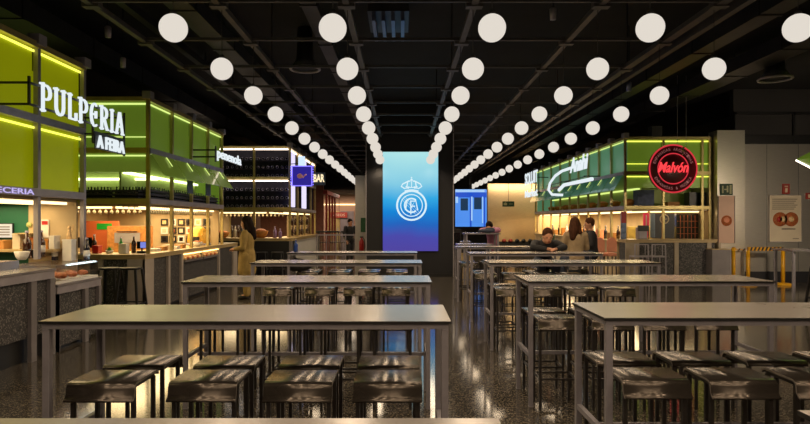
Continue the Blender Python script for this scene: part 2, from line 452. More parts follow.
# ------------------------------------------------------------------ bar tables
TW, TD, TZ = 2.06, .60, 1.05
def table_proto():
    r = empty('bar_table')
    tag(r, 'table', 'bar table', 'long bar tables')
    t = MB(); x0, x1, y0, y1 = -TW/2, TW/2, -TD/2, TD/2
    t.box((x0, y0, TZ-.014), (x1, y1, TZ-.0005), 1); t.box((x0+.001, y0+.001, TZ-.0006), (x1-.001, y1-.001, TZ), 0)
    t.build('tabletop', [M_top, M_topedge], r)
    a = MB(); q = .012; zt = TZ-.0142; zb = TZ-.042
    a.box((x0+q, y0+q, zb), (x1-q, y0+q+.03, zt)); a.box((x0+q, y1-q-.03, zb), (x1-q, y1-q, zt))
    a.box((x0+q, y0+q, zb), (x0+q+.03, y1-q, zt)); a.box((x1-q-.03, y0+q, zb), (x1-q, y1-q, zt))
    a.build('apron_frame', M_frame, r)
    for sx in (-1, 1):
        for sy in (-1, 1):
            cx = sx*(TW/2-q-.018); cy = sy*(TD/2-q-.018)
            l = MB().box((cx-.018, cy-.018, .008), (cx+.018, cy+.018, zb)); l.box((cx-.02, cy-.02, 0), (cx+.02, cy+.02, .008))
            l.build('leg', M_frame, r, bevel=.003)
    for sx in (-1, 1):
        cx = sx*(TW/2-q-.018)
        MB().box((cx-.014, -TD/2+.04, .41), (cx+.014, TD/2-.04, .44)).build('foot_rail', M_frame, r)
    cy = TD/2-q-.018
    MB().box((-TW/2+.04, -.014, .38), (TW/2-.04, .014, .41)).build('foot_rail', M_frame, r)
    return r
def stool_proto():
    r = empty('bar_stool')
    tag(r, 'stool', 'bar stool', 'bar stools')
    w = .17
    top = [(-.178, .669), (-.165, .676), (-.154, .691), (-.150, .720), (-.143, .738), (-.130, .7465), (-.112, .750), (.112, .750), (.132, .7465), (.144, .737), (.150, .722)]
    th = .011
    inner = [(-.175, .660), (-.160, .667), (-.145, .686), (-.139, .718), (-.134, .730), (-.126, .7365), (-.112, .739), (.112, .739), (.126, .7365), (.135, .730), (.139, .722)]
    n = len(top)
    vs = [(-w, y, z) for y, z in top] + [(w, y, z) for y, z in top] + [(-w, y, z) for y, z in inner] + [(w, y, z) for y, z in inner]
    fs = []; mi = []
    for i in range(n-1):
        fs.append((i, i+1, n+i+1, n+i)); mi.append(0)
        fs.append((2*n+i, 3*n+i, 3*n+i+1, 2*n+i+1)); mi.append(0)
        fs.append((i, 2*n+i, 2*n+i+1, i+1)); mi.append(1)
        fs.append((n+i, n+i+1, 3*n+i+1, 3*n+i)); mi.append(1)
    fs.append((0, n, 3*n, 2*n)); mi.append(0)
    fs.append((n-1, 3*n-1, 4*n-1, 2*n-1)); mi.append(0)
    mb = MB()
    for f, m_ in zip(fs, mi):
        mb.v = vs if not mb.v else mb.v
        mb.f.append(f); mb.mi.append(m_); mb.sm.append(m_ == 0)
    mb.v = vs
    mb.build('seat', [M_seat, M_seatedge], r)
    lx, ly = .150, .118
    fr = MB()
    for sy in (-1, 1): fr.box((-lx, sy*ly-.009, .718), (lx, sy*ly+.009, .7385))
    for sx in (-1, 1): fr.box((sx*lx-.009, -ly, .718), (sx*lx+.009, ly, .7385))
    fr.build('seat_frame', M_leg, r)
    for sx in (-1, 1):
        for sy in (-1, 1):
            MB().box((sx*lx-.010, sy*ly-.010, 0), (sx*lx+.010, sy*ly+.010, .718)).build('leg', M_leg, r)
    ft = MB()
    for sy in (-1, 1): ft.box((-lx+.01, sy*ly-.007, .24), (lx-.01, sy*ly+.007, .258))
    for sx in (-1, 1): ft.box((sx*lx-.007, -ly+.01, .24), (sx*lx+.007, ly-.01, .258))
    ft.build('foot_rail', M_leg, r)
    return r
TP = table_proto(); SP = stool_proto()
KIDS[TP.name] = list(TP.children); KIDS[SP.name] = list(SP.children)
first_t = first_s = True
LT = [.935, 3.016, 4.96, 7.2, 9.5]
RT = [1.0, 3.12, 5.02, 7.22, 9.3, 11.6]
lnames = ['left row, nearest, cut off by the bottom edge', 'left row, second from the front, four large stools under it',
          'left row, third from the front', 'left row, fourth from the front', 'left row, farthest back, blue bottle on it']
rnames = ['only its corner showing at the bottom right', 'right row, second from the front, running off the right edge',
          'right row, third from the front', 'right row, fourth from the front', 'right row, fifth from the front, before the seated people',
          'right row, farthest back, behind the seated people']
scol = ['leftmost', 'second from left', 'third from left', 'rightmost']
rpos = {0: 'front', 1: 'rear'}
stool_dirt = random.Random(3)
def place_row(ys, xc, offs, names, side):
    global first_t, first_s
    for i, y in enumerate(ys):
        lab = 'long grey-topped bar table, ' + names[i]
        grp = 'bar tables in the %s row' % side
        loc = (xc, y+TD/2, 0)
        if first_t: TP.location = loc; TP['label'] = lab; TP['group'] = grp; first_t = False
        else: copy_tree(TP, loc, 0, lab, grp)
        if i == 0: continue
        for row in (0, 1):
            for j, dx in enumerate(offs):
                if side == 'right' and i == 4 and row == 1 and j in (1, 3): continue
                lab = 'bronze bar stool, %s, %s side, %s table, %s row' % (scol[j], rpos[row], ORD[i], side)
                grp = 'bar stools under the tables in the %s row' % side
                yy = y + ((.125 if row == 0 else .478) if side == 'left' else (.065 if row == 0 else .478)) + stool_dirt.uniform(-.008, .008)
                loc = (xc+dx+stool_dirt.uniform(-.01, .01), yy, 0); rz = (0 if row == 0 else PI) + stool_dirt.uniform(-.012, .012)
                if first_s: SP.location = loc; SP.rotation_euler.z = rz; SP['label'] = lab; SP['group'] = grp; first_s = False
                else: copy_tree(SP, loc, rz, lab, grp)
place_row(LT, -.785, [-.705, -.205, .265, .705], lnames, 'left')
place_row(RT, 2.075, [-.79, -.36, .07, .50], rnames, 'right')

# ------------------------------------------------------------------ central pillar and video screen
PY = 16.78
pil = empty('display_pillar', (.215, PY+.7, 0)); tag(pil, 'broad black pillar carrying the tall blue video screen', 'pillar')
MB().box((-1.21, -.7, .0), (1.21, .7, ZC)).build('pillar_body', M_blackmatte, pil)
for sx in (-1, 1):
    MB().box((sx*1.21-.012, -.712, 0), (sx*1.21+.012, -.70, ZC)).build('corner_strip', M_greyst, pil)
MB().box((-1.19, -.715, 0), (1.19, -.70, .10)).build('plinth', M_black, pil)
sc = empty('video_screen', (.235, PY, 2.08)); tag(sc, 'tall blue video screen showing a white crowned football crest, on the black pillar', 'screen')
MB().box((-.775, -.06, -1.37), (.775, -.001, 1.39)).build('screen_body', M_black, sc)
MB().box((-.765, -.064, -1.36), (.765, -.0602, 1.38)).build('screen_picture', M_screen, sc)
def crest():
    mb = MB(); y = -.067; c = (.03, .0); zc0 = .04  # local centre
    cx = at(411.5, 205.5, PY).x - .235; cz = at(411, 205.5, PY).z - 2.08
    def ring(r, w, sx=1): mb.path([(cx+r*math.cos(t*PI/18)*sx, y, cz+r*math.sin(t*PI/18)) for t in range(36)], w, 4, True)
    ring(.40, .052); ring(.30, .026)
    # diagonal band
    for o_ in (-.055, 0, .055):
        mb.bar((cx-.24+o_*.7, y, cz+.22+o_*.7), (cx+.20+o_*.7, y, cz-.26+o_*.7), .034, .006)
    # interlaced letters
    mb.path([(cx+.19*math.cos(t), y, cz-.0+.19*math.sin(t)) for t in [math.radians(d) for d in range(50, 311, 13)]], .045, 4)
    mb.path([(cx-.17, y, cz-.13), (cx-.11, y, cz+.17), (cx, y, cz-.06), (cx+.11, y, cz+.17), (cx+.17, y, cz-.13)], .036, 4)
    mb.bar((cx-.02, y, cz-.25), (cx-.02, y, cz+.14), .03, .006); mb.bar((cx-.02, y, cz+.12), (cx+.13, y, cz+.12), .006, .03, up=(0,0,1)); mb.bar((cx-.02, y, cz-.02), (cx+.10, y, cz-.02), .006, .03)
    # crown
    b0 = cz+.395
    mb.path([(cx+.19*u, y, b0+.035*(1-u*u)-.01) for u in [i/6-1 for i in range(13)]], .05, 4)
    mb.path([(cx+.20*u, y, b0+.075+.035*(1-u*u)-.01) for u in [i/6-1 for i in range(13)]], .022, 4)
    for a0, hgt in ((-1, .20), (-.45, .26), (.45, .26), (1, .20)):
        mb.path([(cx+a0*.19, y, b0+.07), (cx+a0*.285, y, b0+.13), (cx+a0*.24, y, b0+hgt), (cx+a0*.07, y, b0+.285)], .034, 4)
    mb.path([(cx, y, b0+.09), (cx, y, b0+.27)], .02, 4)
    mb.ell((cx, y, b0+.31), (.032, .008, .032), 8, 6); mb.bar((cx, y, b0+.33), (cx, y, b0+.40), .014, .008); mb.bar((cx-.025, y, b0+.37), (cx+.025, y, b0+.37), .008, .014)
    for u in (-.8, -.4, 0, .4, .8): mb.ell((cx+.19*u, y, b0+.115), (.02, .008, .02), 6, 4)
    mb.build('crest_picture', M_crest, sc)
crest()

# ------------------------------------------------------------------ food stalls
ZT = 3.65
def stall(name, label, X0, Xb, Ys, pan, awn, led, style, xs_front, post_m, ctz, awn_lab='awning'):
    """side facade along x=X0, front face at Ys[0], depth to Xb."""
    s = 1 if X0 < 0 else -1            # +1: facade looks to +X
    r = empty(name, (X0, Ys[0], 0)); tag(r, label, 'food stall')
    ox, oy = X0, Ys[0]
    def B(mb, nm, m, par=None, **k): return mb.build(nm, m, par or r, **k)
    def bx(a, b): return MB().box((a[0]-ox, a[1]-oy, a[2]), (b[0]-ox, b[1]-oy, b[2]))
    p = .028
    Ye = Ys[-1]
    for i, y in enumerate(Ys):
        B(bx((X0-p, y-p, ctz), (X0+p, y+p, ZT)), 'post', post_m)
        B(bx((X0-.07, y-.08, ZT-.03), (X0+.07, y+.08, ZT+.09)), 'joint_block', M_greyst)
    for x in xs_front[1:]:
        B(bx((x-p, Ys[0]-p, ctz if abs(x-Xb) > .05 else 0), (x+p, Ys[0]+p, ZT)), 'post', post_m)
    B(bx((Xb-p, Ye-p, 0), (Xb+p, Ye+p, ZT)), 'post', post_m)
    # rails round the perimeter
    for z0, z1, mm in ((ZT-.07, ZT, M_gold), (2.70, 2.79, M_greyst), (1.84, 1.93, M_greyst)):
        B(bx((X0-.04, Ys[0], z0), (X0+.042, Ye, z1)), 'side_rail', mm)
        B(bx((X0, Ys[0]-.042, z0), (Xb, Ys[0]+.03, z1)), 'front_rail', M_gold)
        B(bx((X0, Ye-.03, z0), (Xb, Ye+.04, z1)), 'end_rail', mm)
    # upper side panels with led line
    for i in range(len(Ys)-1):
        ya, yb = Ys[i]+p, Ys[i+1]-p
        xi = X0 - s*.045
        u_ = B(bx((xi, ya, 2.79), (xi-s*.012, yb, ZT-.07)), 'upper_panel', pan)
        B(bx((xi+s*.012, ya, ZT-.115), (xi+s*.030, yb, ZT-.09)), 'led_strip', led, u_)
        if style == 'A':
            u_ = B(bx((xi, ya, 1.93), (xi-s*.012, yb, 2.70)), 'lower_panel', pan)
            B(bx((xi+s*.012, ya, 2.635), (xi+s*.030, yb, 2.66)), 'led_strip', led, u_)
        if style in 'BD':
            out = .27; zb = 2.33
            aw = MB(); a0 = X0+s*.045; a1 = X0+s*out
            aw.add([(a0-ox, ya-oy, 2.70), (a0-ox, yb-oy, 2.70), (a1-ox, yb-oy, zb), (a1-ox, ya-oy, zb),
                    (a0-ox, ya-oy, 2.69), (a0-ox, yb-oy, 2.69), (a1-ox, yb-oy, zb-.01), (a1-ox, ya-oy, zb-.01)],
                   [(0,1,2,3),(7,6,5,4),(0,3,7,4),(1,5,6,2),(0,4,5,1),(3,2,6,7)])
            u_ = B(aw, 'awning', awn)
            B(MB().bar((a0+s*.02-ox, (ya+yb)/2-oy+.1, 2.69), (a0+s*.13-ox, (ya+yb)/2-oy+.1, 2.53), .02, .012), 'led_strip', M_ledgrn, u_)  # glowing bar drawn in for a spotlight's reflection on the awning
    # front face
    xf = xs_front
    for i in range(len(xf)-1):
        xa, xb = xf[i]-s*p, xf[i+1]+s*p
        yi = Ys[0]+.045
        if style == 'C':
            continue
        u_ = B(bx((xa, yi, 2.79), (xb, yi+.012, ZT-.07)), 'upper_panel', M_panB if style == 'D' else pan)
        fl = M_ledyel if style == 'D' else led
        B(bx((xa, yi-.03, ZT-.125), (xb, yi-.012, ZT-.095)), 'led_strip', fl, u_)
        if style == 'A':
            B(bx((xa, yi, 1.93), (xb, yi+.012, 2.70)), 'lower_panel', pan)
        else:
            B(bx((xa, yi-.03, 2.97), (xb, yi-.012, 2.985)), 'led_strip', fl, u_)
            u_ = B(bx((xa, yi-.012, 2.38), (xb, yi, 2.70)), 'awning', M_awnB)
            B(bx((xa, yi-.06, 2.645), (xb, yi-.04, 2.67)), 'led_strip', fl, u_)
    # far end closed high up
    B(bx((X0-s*.06, Ye-.03, 1.93), (Xb, Ye-.01, ZT-.07)), 'end_panel', pan)
    # roof and lower soffit, back wall
    B(bx((X0-s*.05, Ys[0]+.06, ZT-.09), (Xb, Ye-.05, ZT-.075)), 'roof_sheet', M_duct)
    B(bx((X0-s*.06, Ys[0]+.05, 1.80), (Xb, Ye-.04, 1.84)), 'soffit', M_cream)

    B(bx((Xb, Ys[0]+.05, 0), (Xb-s*.05, Ye, ZT-.1)), 'back_wall', M_cream)
    for dx in (.16, .55):
        B(bx((X0-s*(dx), Ys[0]+.10, 1.765), (X0-s*(dx+.05), Ye-.10, 1.798)), 'led_strip', M_ledwarm)
    B(bx((X0-s*.7, Ys[0]+.14, 1.765), (Xb+s*.2, Ys[0]+.19, 1.798)), 'led_strip', M_ledwarm)
    return r

YsA = [4.05, 5.07, 6.09, 7.13, 8.155]
stA = stall('food_stall', 'lime-yellow lit food stall with glowing glass panels at the left edge', -4.30, -6.9, YsA, M_panA, None, M_ledyel, 'A', [-4.30, -5.6, -6.9], M_greyst, 1.10)
YsB = [10.25, 11.30, 12.35, 13.40, 14.45]
stB = stall('food_stall', 'green lit food stall with sloping awnings, second on the left', -4.30, -7.0, YsB, M_panB, M_awnB, M_ledgrn, 'B', [-4.30, -5.65, -7.0], M_gold, 1.0)
YsD = [15.1, 16.1, 17.1, 18.1, 19.1, 20.1, 21.3, 22.6, 23.9, 25.2]
stD = stall('food_stall', 'long green and teal lit food stall with awnings on the right', 5.57, 7.68, YsD, M_panD, M_awnD, M_ledgrn, 'D', [5.57, 6.52, 7.49, 7.68], M_gold, 1.10)
text_obj('rail_lettering', 'CERVECERIA', 1.15, .062, mat('lavender_rail_lettering', (.5, .45, .8), .5, emit=(.55, .5, 1), es=.8, noise=.02), stA, (.046, 5.85-4.05, 1.853), PI/2, bold=.01, depth=.004)
# end wall of stall A (seen through its side) and of stall B
def P(r, mb, nm, m, **k):
    o = mb.build(nm, m, r, **k); return o
def wbox(r, a, b, nm, m):
    l = r.location
    return MB().box((a[0]-l.x, a[1]-l.y, a[2]-l.z), (b[0]-l.x, b[1]-l.y, b[2]-l.z)).build(nm, m, r)
wbox(stA, (-5.0, 8.10, 0), (-6.88, 8.14, 1.80), 'end_wall', M_dkgreen)
wbox(stA, (-4.36, 8.10, 0), (-5.0, 8.14, 1.80), 'end_wall', M_cream)
wbox(stA, (-4.5, 7.80, 1.15), (-6.8, 8.10, 1.185), 'shelf', M_wood)
wbox(stA, (-4.8, 7.80, 1.38), (-5.0, 8.10, 1.395), 'shelf', M_wood)
wbox(stB, (-4.36, 14.38, 0), (-6.98, 14.41, 1.80), 'end_wall', M_cream)
wbox(stB, (-4.9, 10.55, 1.95), (-4.93, 14.35, 3.5), 'inner_panel', M_pale)
wbox(stB, (-4.9, 11.2, 1.95), (-6.95, 11.23, 3.5), 'inner_panel', M_pale)
wbox(stB, (-4.5, 11.1, 2.30), (-6.8, 11.16, 2.34), 'led_strip', emis('inner_green_led', (.8, .95, .4), 4.0))
wbox(stB, (-4.82, 10.6, 2.38), (-4.89, 14.3, 2.42), 'led_strip', MATS['inner_green_led'])
wbox(stD, (5.63, 25.05, 0), (7.6, 25.09, 1.80), 'end_wall', M_cream)
wbox(stD, (6.3, 15.9, 1.95), (6.33, 25, 3.5), 'inner_panel', M_pale)
wbox(stD, (6.33, 15.9, 1.95), (7.6, 15.93, 3.5), 'inner_panel', M_pale)
wbox(stD, (6.20, 16.0, 2.38), (6.29, 25, 2.42), 'led_strip', M_ledgrn)

# stall C: two storeys of bottle racks facing the camera
XsC = [-3.14, -4.14, -5.14, -6.2]
YsC = [16.95, 18.2, 19.5, 20.8, 21.8]
C0 = stall('food_stall', 'brass-framed bar stall with wine bottle racks, third on the left', -3.14, -6.2, YsC, M_rack, None, M_ledrose, 'C', XsC, M_gold, 1.10)
for z0, z1 in ((1.93, 2.70), (2.79, 3.58)):
    wbox(C0, (-3.2, 17.32, z0), (-6.18, 17.36, z1), 'rack_back', M_rack)
    for i in range(3):
        wbox(C0, (XsC[i]-.04, 16.86, z1-.045), (XsC[i+1]+.04, 16.90, z1-.01), 'led_strip', M_ledrose)
        for q in range(1, 3):
            zz = z0 + q*.235
            wbox(C0, (XsC[i]-.04, 17.0, zz-.012), (XsC[i+1]+.04, 17.3, zz), 'rack_shelf', M_rack)
for (y0, y1) in ((17.05, 17.5), (19.0, 19.55)):
    wbox(C0, (-3.155, y0, 1.95), (-3.09, y1, 2.66), 'lit_panel', emis('lavender_lit_panel', (.72, .66, .95), 1.2))
    wbox(C0, (-3.155, y0, 2.82), (-3.09, y1, 3.5), 'lit_panel', MATS['lavender_lit_panel'])
def wine():
    b = MB()
    prof = [(.001, 0), (.036, .004), (.038, .02), (.038, .17), (.033, .20), (.014, .235), (.013, .29), (.001, .292)]
    vs = []
    m1 = MB().lathe(prof, n=12)
    # lay it on its side, base towards the camera
    m1.v = [(x, z, y+.038) for x, y, z in m1.v]
    me = m1.mesh('wine_bottle', M_bottle)
    m2 = MB().path([(.036*math.cos(t*PI/6), -.002, .038+.036*math.sin(t*PI/6)) for t in range(12)], .010, 4, True)
    base = m2.mesh('base_rim', M_bottlecap)
    rows = []
    for lev, z0 in (('lower', 1.93), ('upper', 2.79)):
        for q in range(3):
            zz = z0 + q*.235
            for i in range(3):
                for j in range(7):
                    x = XsC[i]-.10-j*.133
                    rows.append((x, zz, lev, q, i))
    bay = ['right', 'middle', 'left']; tier = ['bottom', 'middle', 'top']
    for (x, zz, lev, q, i) in rows:
        lab = 'dark wine bottle lying in the %s shelf of the %s rack, %s bay' % (tier[q], lev, bay[i])
        o = empty('wine_bottle', (x, 17.0, zz+.001)); tag(o, lab, 'bottle', 'bottles, %s shelf, %s rack, %s bay' % (tier[q], lev, bay[i]))
        for nm, mm in (('bottle_body', me), ('base_rim', base)):
            c = bpy.data.objects.new(nm, mm); COL.objects.link(c); c.parent = o
wine()

# ------------------------------------------------------------------ counters
def counter(label, x0, x1, y0, y1, zt, kick=.27, pillars_y=(), pillars_x=(), panel=M_stone, face=1, worktop=M_worktop, pil_m=None, name='service_counter', apron=.085, floorkick=True):
    """box counter; face=+1 customer side is +X, -1 customer side is -X; front (y0) is clad as well"""
    r = empty(name, ((x0+x1)/2, y0, 0)); tag(r, label, 'counter')
    a, b = min(x0, x1), max(x0, x1)
    fx = b if face > 0 else a; s = face
    wbox(r, (a, y0, zt-.03), (b, y1, zt), 'worktop', worktop)
    wbox(r, (a+.01, y0+.01, zt-.03-apron), (b-.01, y1-.01, zt-.03), 'apron', M_wood if worktop is M_wood else M_greyst)
    wbox(r, (a+.05, y0+.05, kick), (b-.05, y1-.05, zt-.03-apron), 'cladding', panel)
    wbox(r, (a+.10, y0+.10, 0), (b-.10, y1-.10, kick), 'kick_base', M_black)
    for y, w in pillars_y:
        wbox(r, (fx-s*.048, y, .0), (fx-s*.005, y+w, zt-.03-apron), 'pilaster', pil_m or M_pillar)
    for x, w in pillars_x:
        wbox(r, (x, y0+.005, 0), (x+w, y0+.048, zt-.03-apron), 'pilaster', pil_m or M_pillar)
    return r
cA = counter('grey counter with speckled stone front at the left edge', -4.05, -4.78, 2.0, 7.08, 1.0, pillars_y=((4.9,.12),(6.62,.10),(6.98,.10)), pillars_x=())
cA2 = counter('low grey display counter under the glass seafood case', -4.05, -4.78, 7.12, 8.17, .80, kick=.05, pillars_y=((7.125,.05),(7.75,.08),(8.10,.065)), pillars_x=((-4.12, .065),))
wbox(cA, (-4.48, 3.0, 1.0), (-4.78, 7.08, 1.09), 'raised_ledge', M_worktop)
cB = counter('pale-topped corner counter of the green stall, with black stools before it', -4.2, -4.95, 9.9, 15.5, 1.0, kick=.05,
             pillars_y=((9.905,.35),(10.9,.09),(11.55,.09),(13.9,.09),(15.1,.35)), pillars_x=((-4.50, .29),), worktop=M_wood, apron=.05, pil_m=mat('lit_grey_cladding', (.42, .36, .31), .45, noise=.1, nscale=4))  # lighter copy for the pilasters: missing front light put into the cladding colour
cB2 = counter('stone-fronted counter wing of the green stall facing the aisle gap', -4.96, -7.0, 9.95, 10.6, 1.0, kick=.05, pillars_x=((-5.0,.08),), worktop=M_wood, apron=.05, pil_m=MATS['lit_grey_cladding'])
cC = counter('dark bar counter below the wine bottle racks', -3.0, -6.3, 16.6, 17.25, 1.08, kick=.1, pillars_x=((-3.1,.09),(-4.2,.06),(-5.2,.06)), panel=M_blackmatte, worktop=M_wood, apron=.05)
cC2 = counter('white-fronted side counter of the wine bar stall', -3.0, -3.6, 17.3, 22.0, 1.08, kick=.05, pillars_y=(), panel=M_white, worktop=M_wood, apron=.05)
cD = counter('stone-fronted bar counter below the round red sign', 5.45, 7.70, 14.75, 15.35, 1.10, kick=.08,
             pillars_x=((5.46,.33),(6.65,.1),(7.45,.1),(7.72,.06)), worktop=M_wood, apron=.05, face=-1, pil_m=mat('beige_cladding', (.40, .33, .24), .45, noise=.1, nscale=4))
cD2 = counter('long side counter of the teal stall behind the seated people', 5.45, 6.05, 15.4, 25.0, 1.05, kick=.08, panel=M_cream, worktop=M_wood, apron=.05, face=-1)
# lit pastry windows in counter B
for j, (y0, y1) in enumerate(((11.66, 12.70), (12.80, 13.84))):
    r = empty('pastry_window', (-4.2, y0, .75)); tag(r, 'lit glass pastry display set in the green stall counter, %s one' % ('nearer' if j == 0 else 'farther'), 'display case')
    wbox(r, (-4.245, y0, .79), (-4.235, y1, .915), 'backing', M_cream)
    wbox(r, (-4.215, y0, .90), (-4.195, y1, .915), 'led_strip', emis('pastry_led', (1, .6, .2), 6.0))
    wbox(r, (-4.244, y0, .75), (-4.18, y1, .79), 'tray', M_pillar)
    for q in range(7):
        MB().ell((-4.21+4.2-.0, .10+q*(y1-y0-.2)/6, .07), (.018, .06, .035), 8, 6).build('pastry', M_food if q % 2 else M_food2, r)

# glass seafood case on A2
gc = empty('glass_display_case', (-4.42, 7.16, .80)); tag(gc, 'glass display case full of seafood on the low left counter', 'display case')
wbox(gc, (-4.72, 7.16, .80), (-4.09, 8.14, .83), 'tray', M_white)
for a, b in (((-4.10,7.16,.83),(-4.094,8.14,1.02)), ((-4.72,7.16,.83),(-4.09,7.426,1.02)), ((-4.72,8.134,.83),(-4.09,8.14,1.02)), ((-4.72,7.16,1.02),(-4.09,8.14,1.026))):
    wbox(gc, a, b, 'glass_pane', M_glass)
wbox(gc, (-4.72, 7.16, .83), (-4.70, 8.14, 1.02), 'back_frame', M_greyst)
wbox(gc, (-4.14, 7.44, 1.0), (-4.11, 8.12, 1.018), 'led_strip', emis('cool_white_led', (.8, .95, 1), 3.0))
for q in range(14):
    MB().ell((-.19+.15*(q % 4), .09+.125*(q//2), .08), (.07, .055, .035), 9, 6).build('food', [M_food, M_food2, M_salmon, M_food][q % 4], gc)

# ------------------------------------------------------------------ things standing on the counters and shelves
def bottle(loc, h, label, m=M_bottleg, r=.036, group=None, lab_m=None):
    o = empty('bottle', loc); tag(o, label, 'bottle', group)
    MB().lathe([(.001, 0), (r, .003), (r, h*.55), (r*.85, h*.64), (r*.4, h*.74), (r*.36, h*.95)], n=14).build('bottle_body', m, o)
    MB().lathe([(r*.42, h*.93), (r*.42, h)], n=10).build('cap', M_bottlecap, o)
    if lab_m: MB().lathe([(r*1.02, h*.18), (r*1.02, h*.45)], n=14).build('paper_label', lab_m, o)
    return o
def carton(loc, w, d, h, label, m=M_cardboard, name='cardboard_box', cat='box', group=None, rz=0):
    o = empty(name, loc, rz); tag(o, label, cat, group)
    MB().box((-w/2, -d/2, 0), (w/2, d/2, h)).build('box_body', m, o, bevel=.004)
    MB().box((-w/2-.003, -d/2-.003, h-.02), (w/2+.003, d/2+.003, h+.004)).build('lid', m, o)
    return o
def bowl(loc, r, h, label, m=M_white, fill=None, cat='bowl'):
    o = empty('bowl', loc); tag(o, label, cat)
    MB().lathe([(r*.5, 0), (r*.8, h*.4), (r, h), (r*.94, h), (r*.74, h*.42), (.001, h*.12)], n=18).build('bowl_body', m, o)
    if fill: MB().ell((0, 0, h*.75), (r*.85, r*.85, h*.55), 14, 8).build('contents', fill, o)
    return o
# stall A, ledge at z 1.09, x -4.6
def onA(px, x=-4.6): return (x, x*F/(px-402), 1.09)
bottle(onA(27), .34, 'dark red glass bottle on the left counter ledge, nearest the edge', M_bottleg, .05)
bottle(onA(41), .34, 'dark bottle with white label beside the grey post', M_bottleg, .05, lab_m=M_white)
l = onA(33); carton((l[0], l[1], l[2]), .12, .10, .10, 'small black block between the two dark bottles', M_black, 'payment_terminal', 'card terminal')
bowl(onA(22, -4.5) [:2] + (1.09,), .085, .10, 'small white bowl left of the dark red bottle')
l = (-4.42, 7.28, 1.026); l = (-4.40, 8.0, 1.026); o = carton(l, .12, .12, .28, 'tall white box with a small figurine on top', M_white, 'display_plinth', 'plinth')
f = empty('figurine', (l[0], l[1], 1.026+.2845)); tag(f, 'small pale figurine standing on the white box', 'figurine')
MB().lathe([(.035, 0), (.03, .06), (.018, .11), (.012, .13)], n=10).ell((0, 0, .15), (.024, .024, .028), 8, 6).build('figurine_body', M_food2, f)
MB().path([(.03, 0, .10), (.06, 0, .15), (.05, 0, .19)], .012, 5).build('raised_arm', M_food2, f)
def plate_food(loc, label):
    o = empty('food_tray', loc); tag(o, label, 'tray')
    MB().lathe([(.001, 0), (.15, 0), (.18, .02), (.175, .02), (.14, .008), (.001, .006)], n=20).build('tray_body', M_greyst, o)
    for q in range(6):
        MB().ell((.09*math.cos(q*1.05), .09*math.sin(q*1.05), .035), (.045, .035, .025), 8, 5).build('food', M_food2 if q % 2 else M_green, o)
plate_food((-4.62, 6.55, 1.09), 'round tray of food on the ledge at the left edge')
bottle((-4.2, 8.06, 1.026), .30, 'dark bottle at the far corner of the lime stall, left one', M_bottle, .04, lab_m=M_white)
bottle((-4.62, 8.05, 1.026), .30, 'dark bottle with pale label at the far corner of the lime stall', M_bottle, .04, lab_m=M_white)
# stall A end wall shelf (z 1.185, y 7.95)
carton((-5.55, 7.95, 1.185), .26, .2, .14, 'brown paper carton on the shelf under the white screen', M_cardboard)
carton((-5.25, 7.96, 1.185), .14, .2, .11, 'smaller brown carton beside the grey post on the shelf', M_cardboard)
carton((-4.68, 7.95, 1.185), .14, .16, .12, 'golden box on the shelf right of the pole', M_basket)
bowl((-4.86, 7.95, 1.185), .07, .12, 'small wicker bowl on the shelf of the lime stall', M_basket, M_food)
s1 = empty('menu_screen', (-5.37, 8.09, 1.42)); tag(s1, 'pale lit menu screen on the dark green wall', 'screen')
MB().box((-.18, -.02, -.1), (.18, .008, .1)).build('screen_body', M_black, s1)
MB().box((-.17, -.024, -.09), (.17, -.0205, .09)).build('screen_picture', M_monitor, s1)
for q in range(4): MB().box((-.10, -.027, .045-q*.035), (.14, -.0245, .058-q*.035)).build('text_line', M_ink, s1)
s2 = empty('menu_screen', (-5.72, 8.09, 1.48)); tag(s2, 'bright green lit menu screen at the left edge', 'screen')
MB().box((-.10, -.02, -.20), (.10, .008, .20)).build('screen_body', M_black, s2)
MB().box((-.095, -.024, -.19), (.095, -.0205, .19)).build('screen_picture', M_greenscreen, s2)
s3 = empty('wall_notice', (-4.77, 8.09, 1.45)); tag(s3, 'small white notice with red heading on the cream wall', 'notice')
MB().box((-.05, -.012, -.12), (.05, .008, .12)).build('sheet', M_white, s3)
MB().box((-.04, -.015, .05), (.04, -.0125, .10)).build('heading', M_red, s3)
s4 = empty('round_clock', (-4.98, 8.09, 1.50)); tag(s4, 'small round green clock on the dark green wall', 'clock')
mb = MB().lathe([(.001, -.0), (.035, 0), (.035, .02), (.001, .02)], n=16); mb.v = [(x, -z, y) for x, y, z in mb.v]; mb.build('clock_face', M_pale, s4)

# stall B interior
r = empty('wall_board', (-6.1, 12.2, 0)); tag(r, 'terracotta partition board inside the green stall', 'board')
wbox(r, (-5.72, 12.2, 0), (-6.45, 12.24, 1.55), 'board_body', M_orange)
wbox(r, (-5.85, 12.19, 1.38), (-6.15, 12.1995, 1.50), 'green_notice', M_green)
m_ = empty('monitor', (-6.28*.86, 10.75, 1.0)); m_.location = (-5.45, 10.4, 1.0); tag(m_, 'black till monitor on the stone-fronted counter wing', 'monitor')
MB().box((-.12, -.012, .09), (.12, .012, .27)).build('display', M_screenoff, m_)
MB().box((-.06, -.05, 0), (.06, .05, .012)).box((-.012, -.01, .01), (.012, .01, .1)).build('stand', M_black, m_)
l = (-5.1, 10.25, 1.0)
g = empty('plant_pot', (-4.98, 10.3, 1.0)); tag(g, 'bright green leafy plant in a white pot on the counter wing', 'plant')
MB().lathe([(.05, 0), (.065, .05), (.06, .05), (.001, .045)], n=14).build('pot', M_white, g)
mb = MB()
for q in range(26):
    t = random.uniform(0, 6.28); e = random.uniform(.2, 1.3); L_ = random.uniform(.05, .09)
    d = Vector((math.cos(t)*math.cos(e), math.sin(t)*math.cos(e), math.sin(e)))
    mb.bar(Vector((0,0,.04)), Vector((0,0,.04))+d*L_, .03, .004, w2=.01)
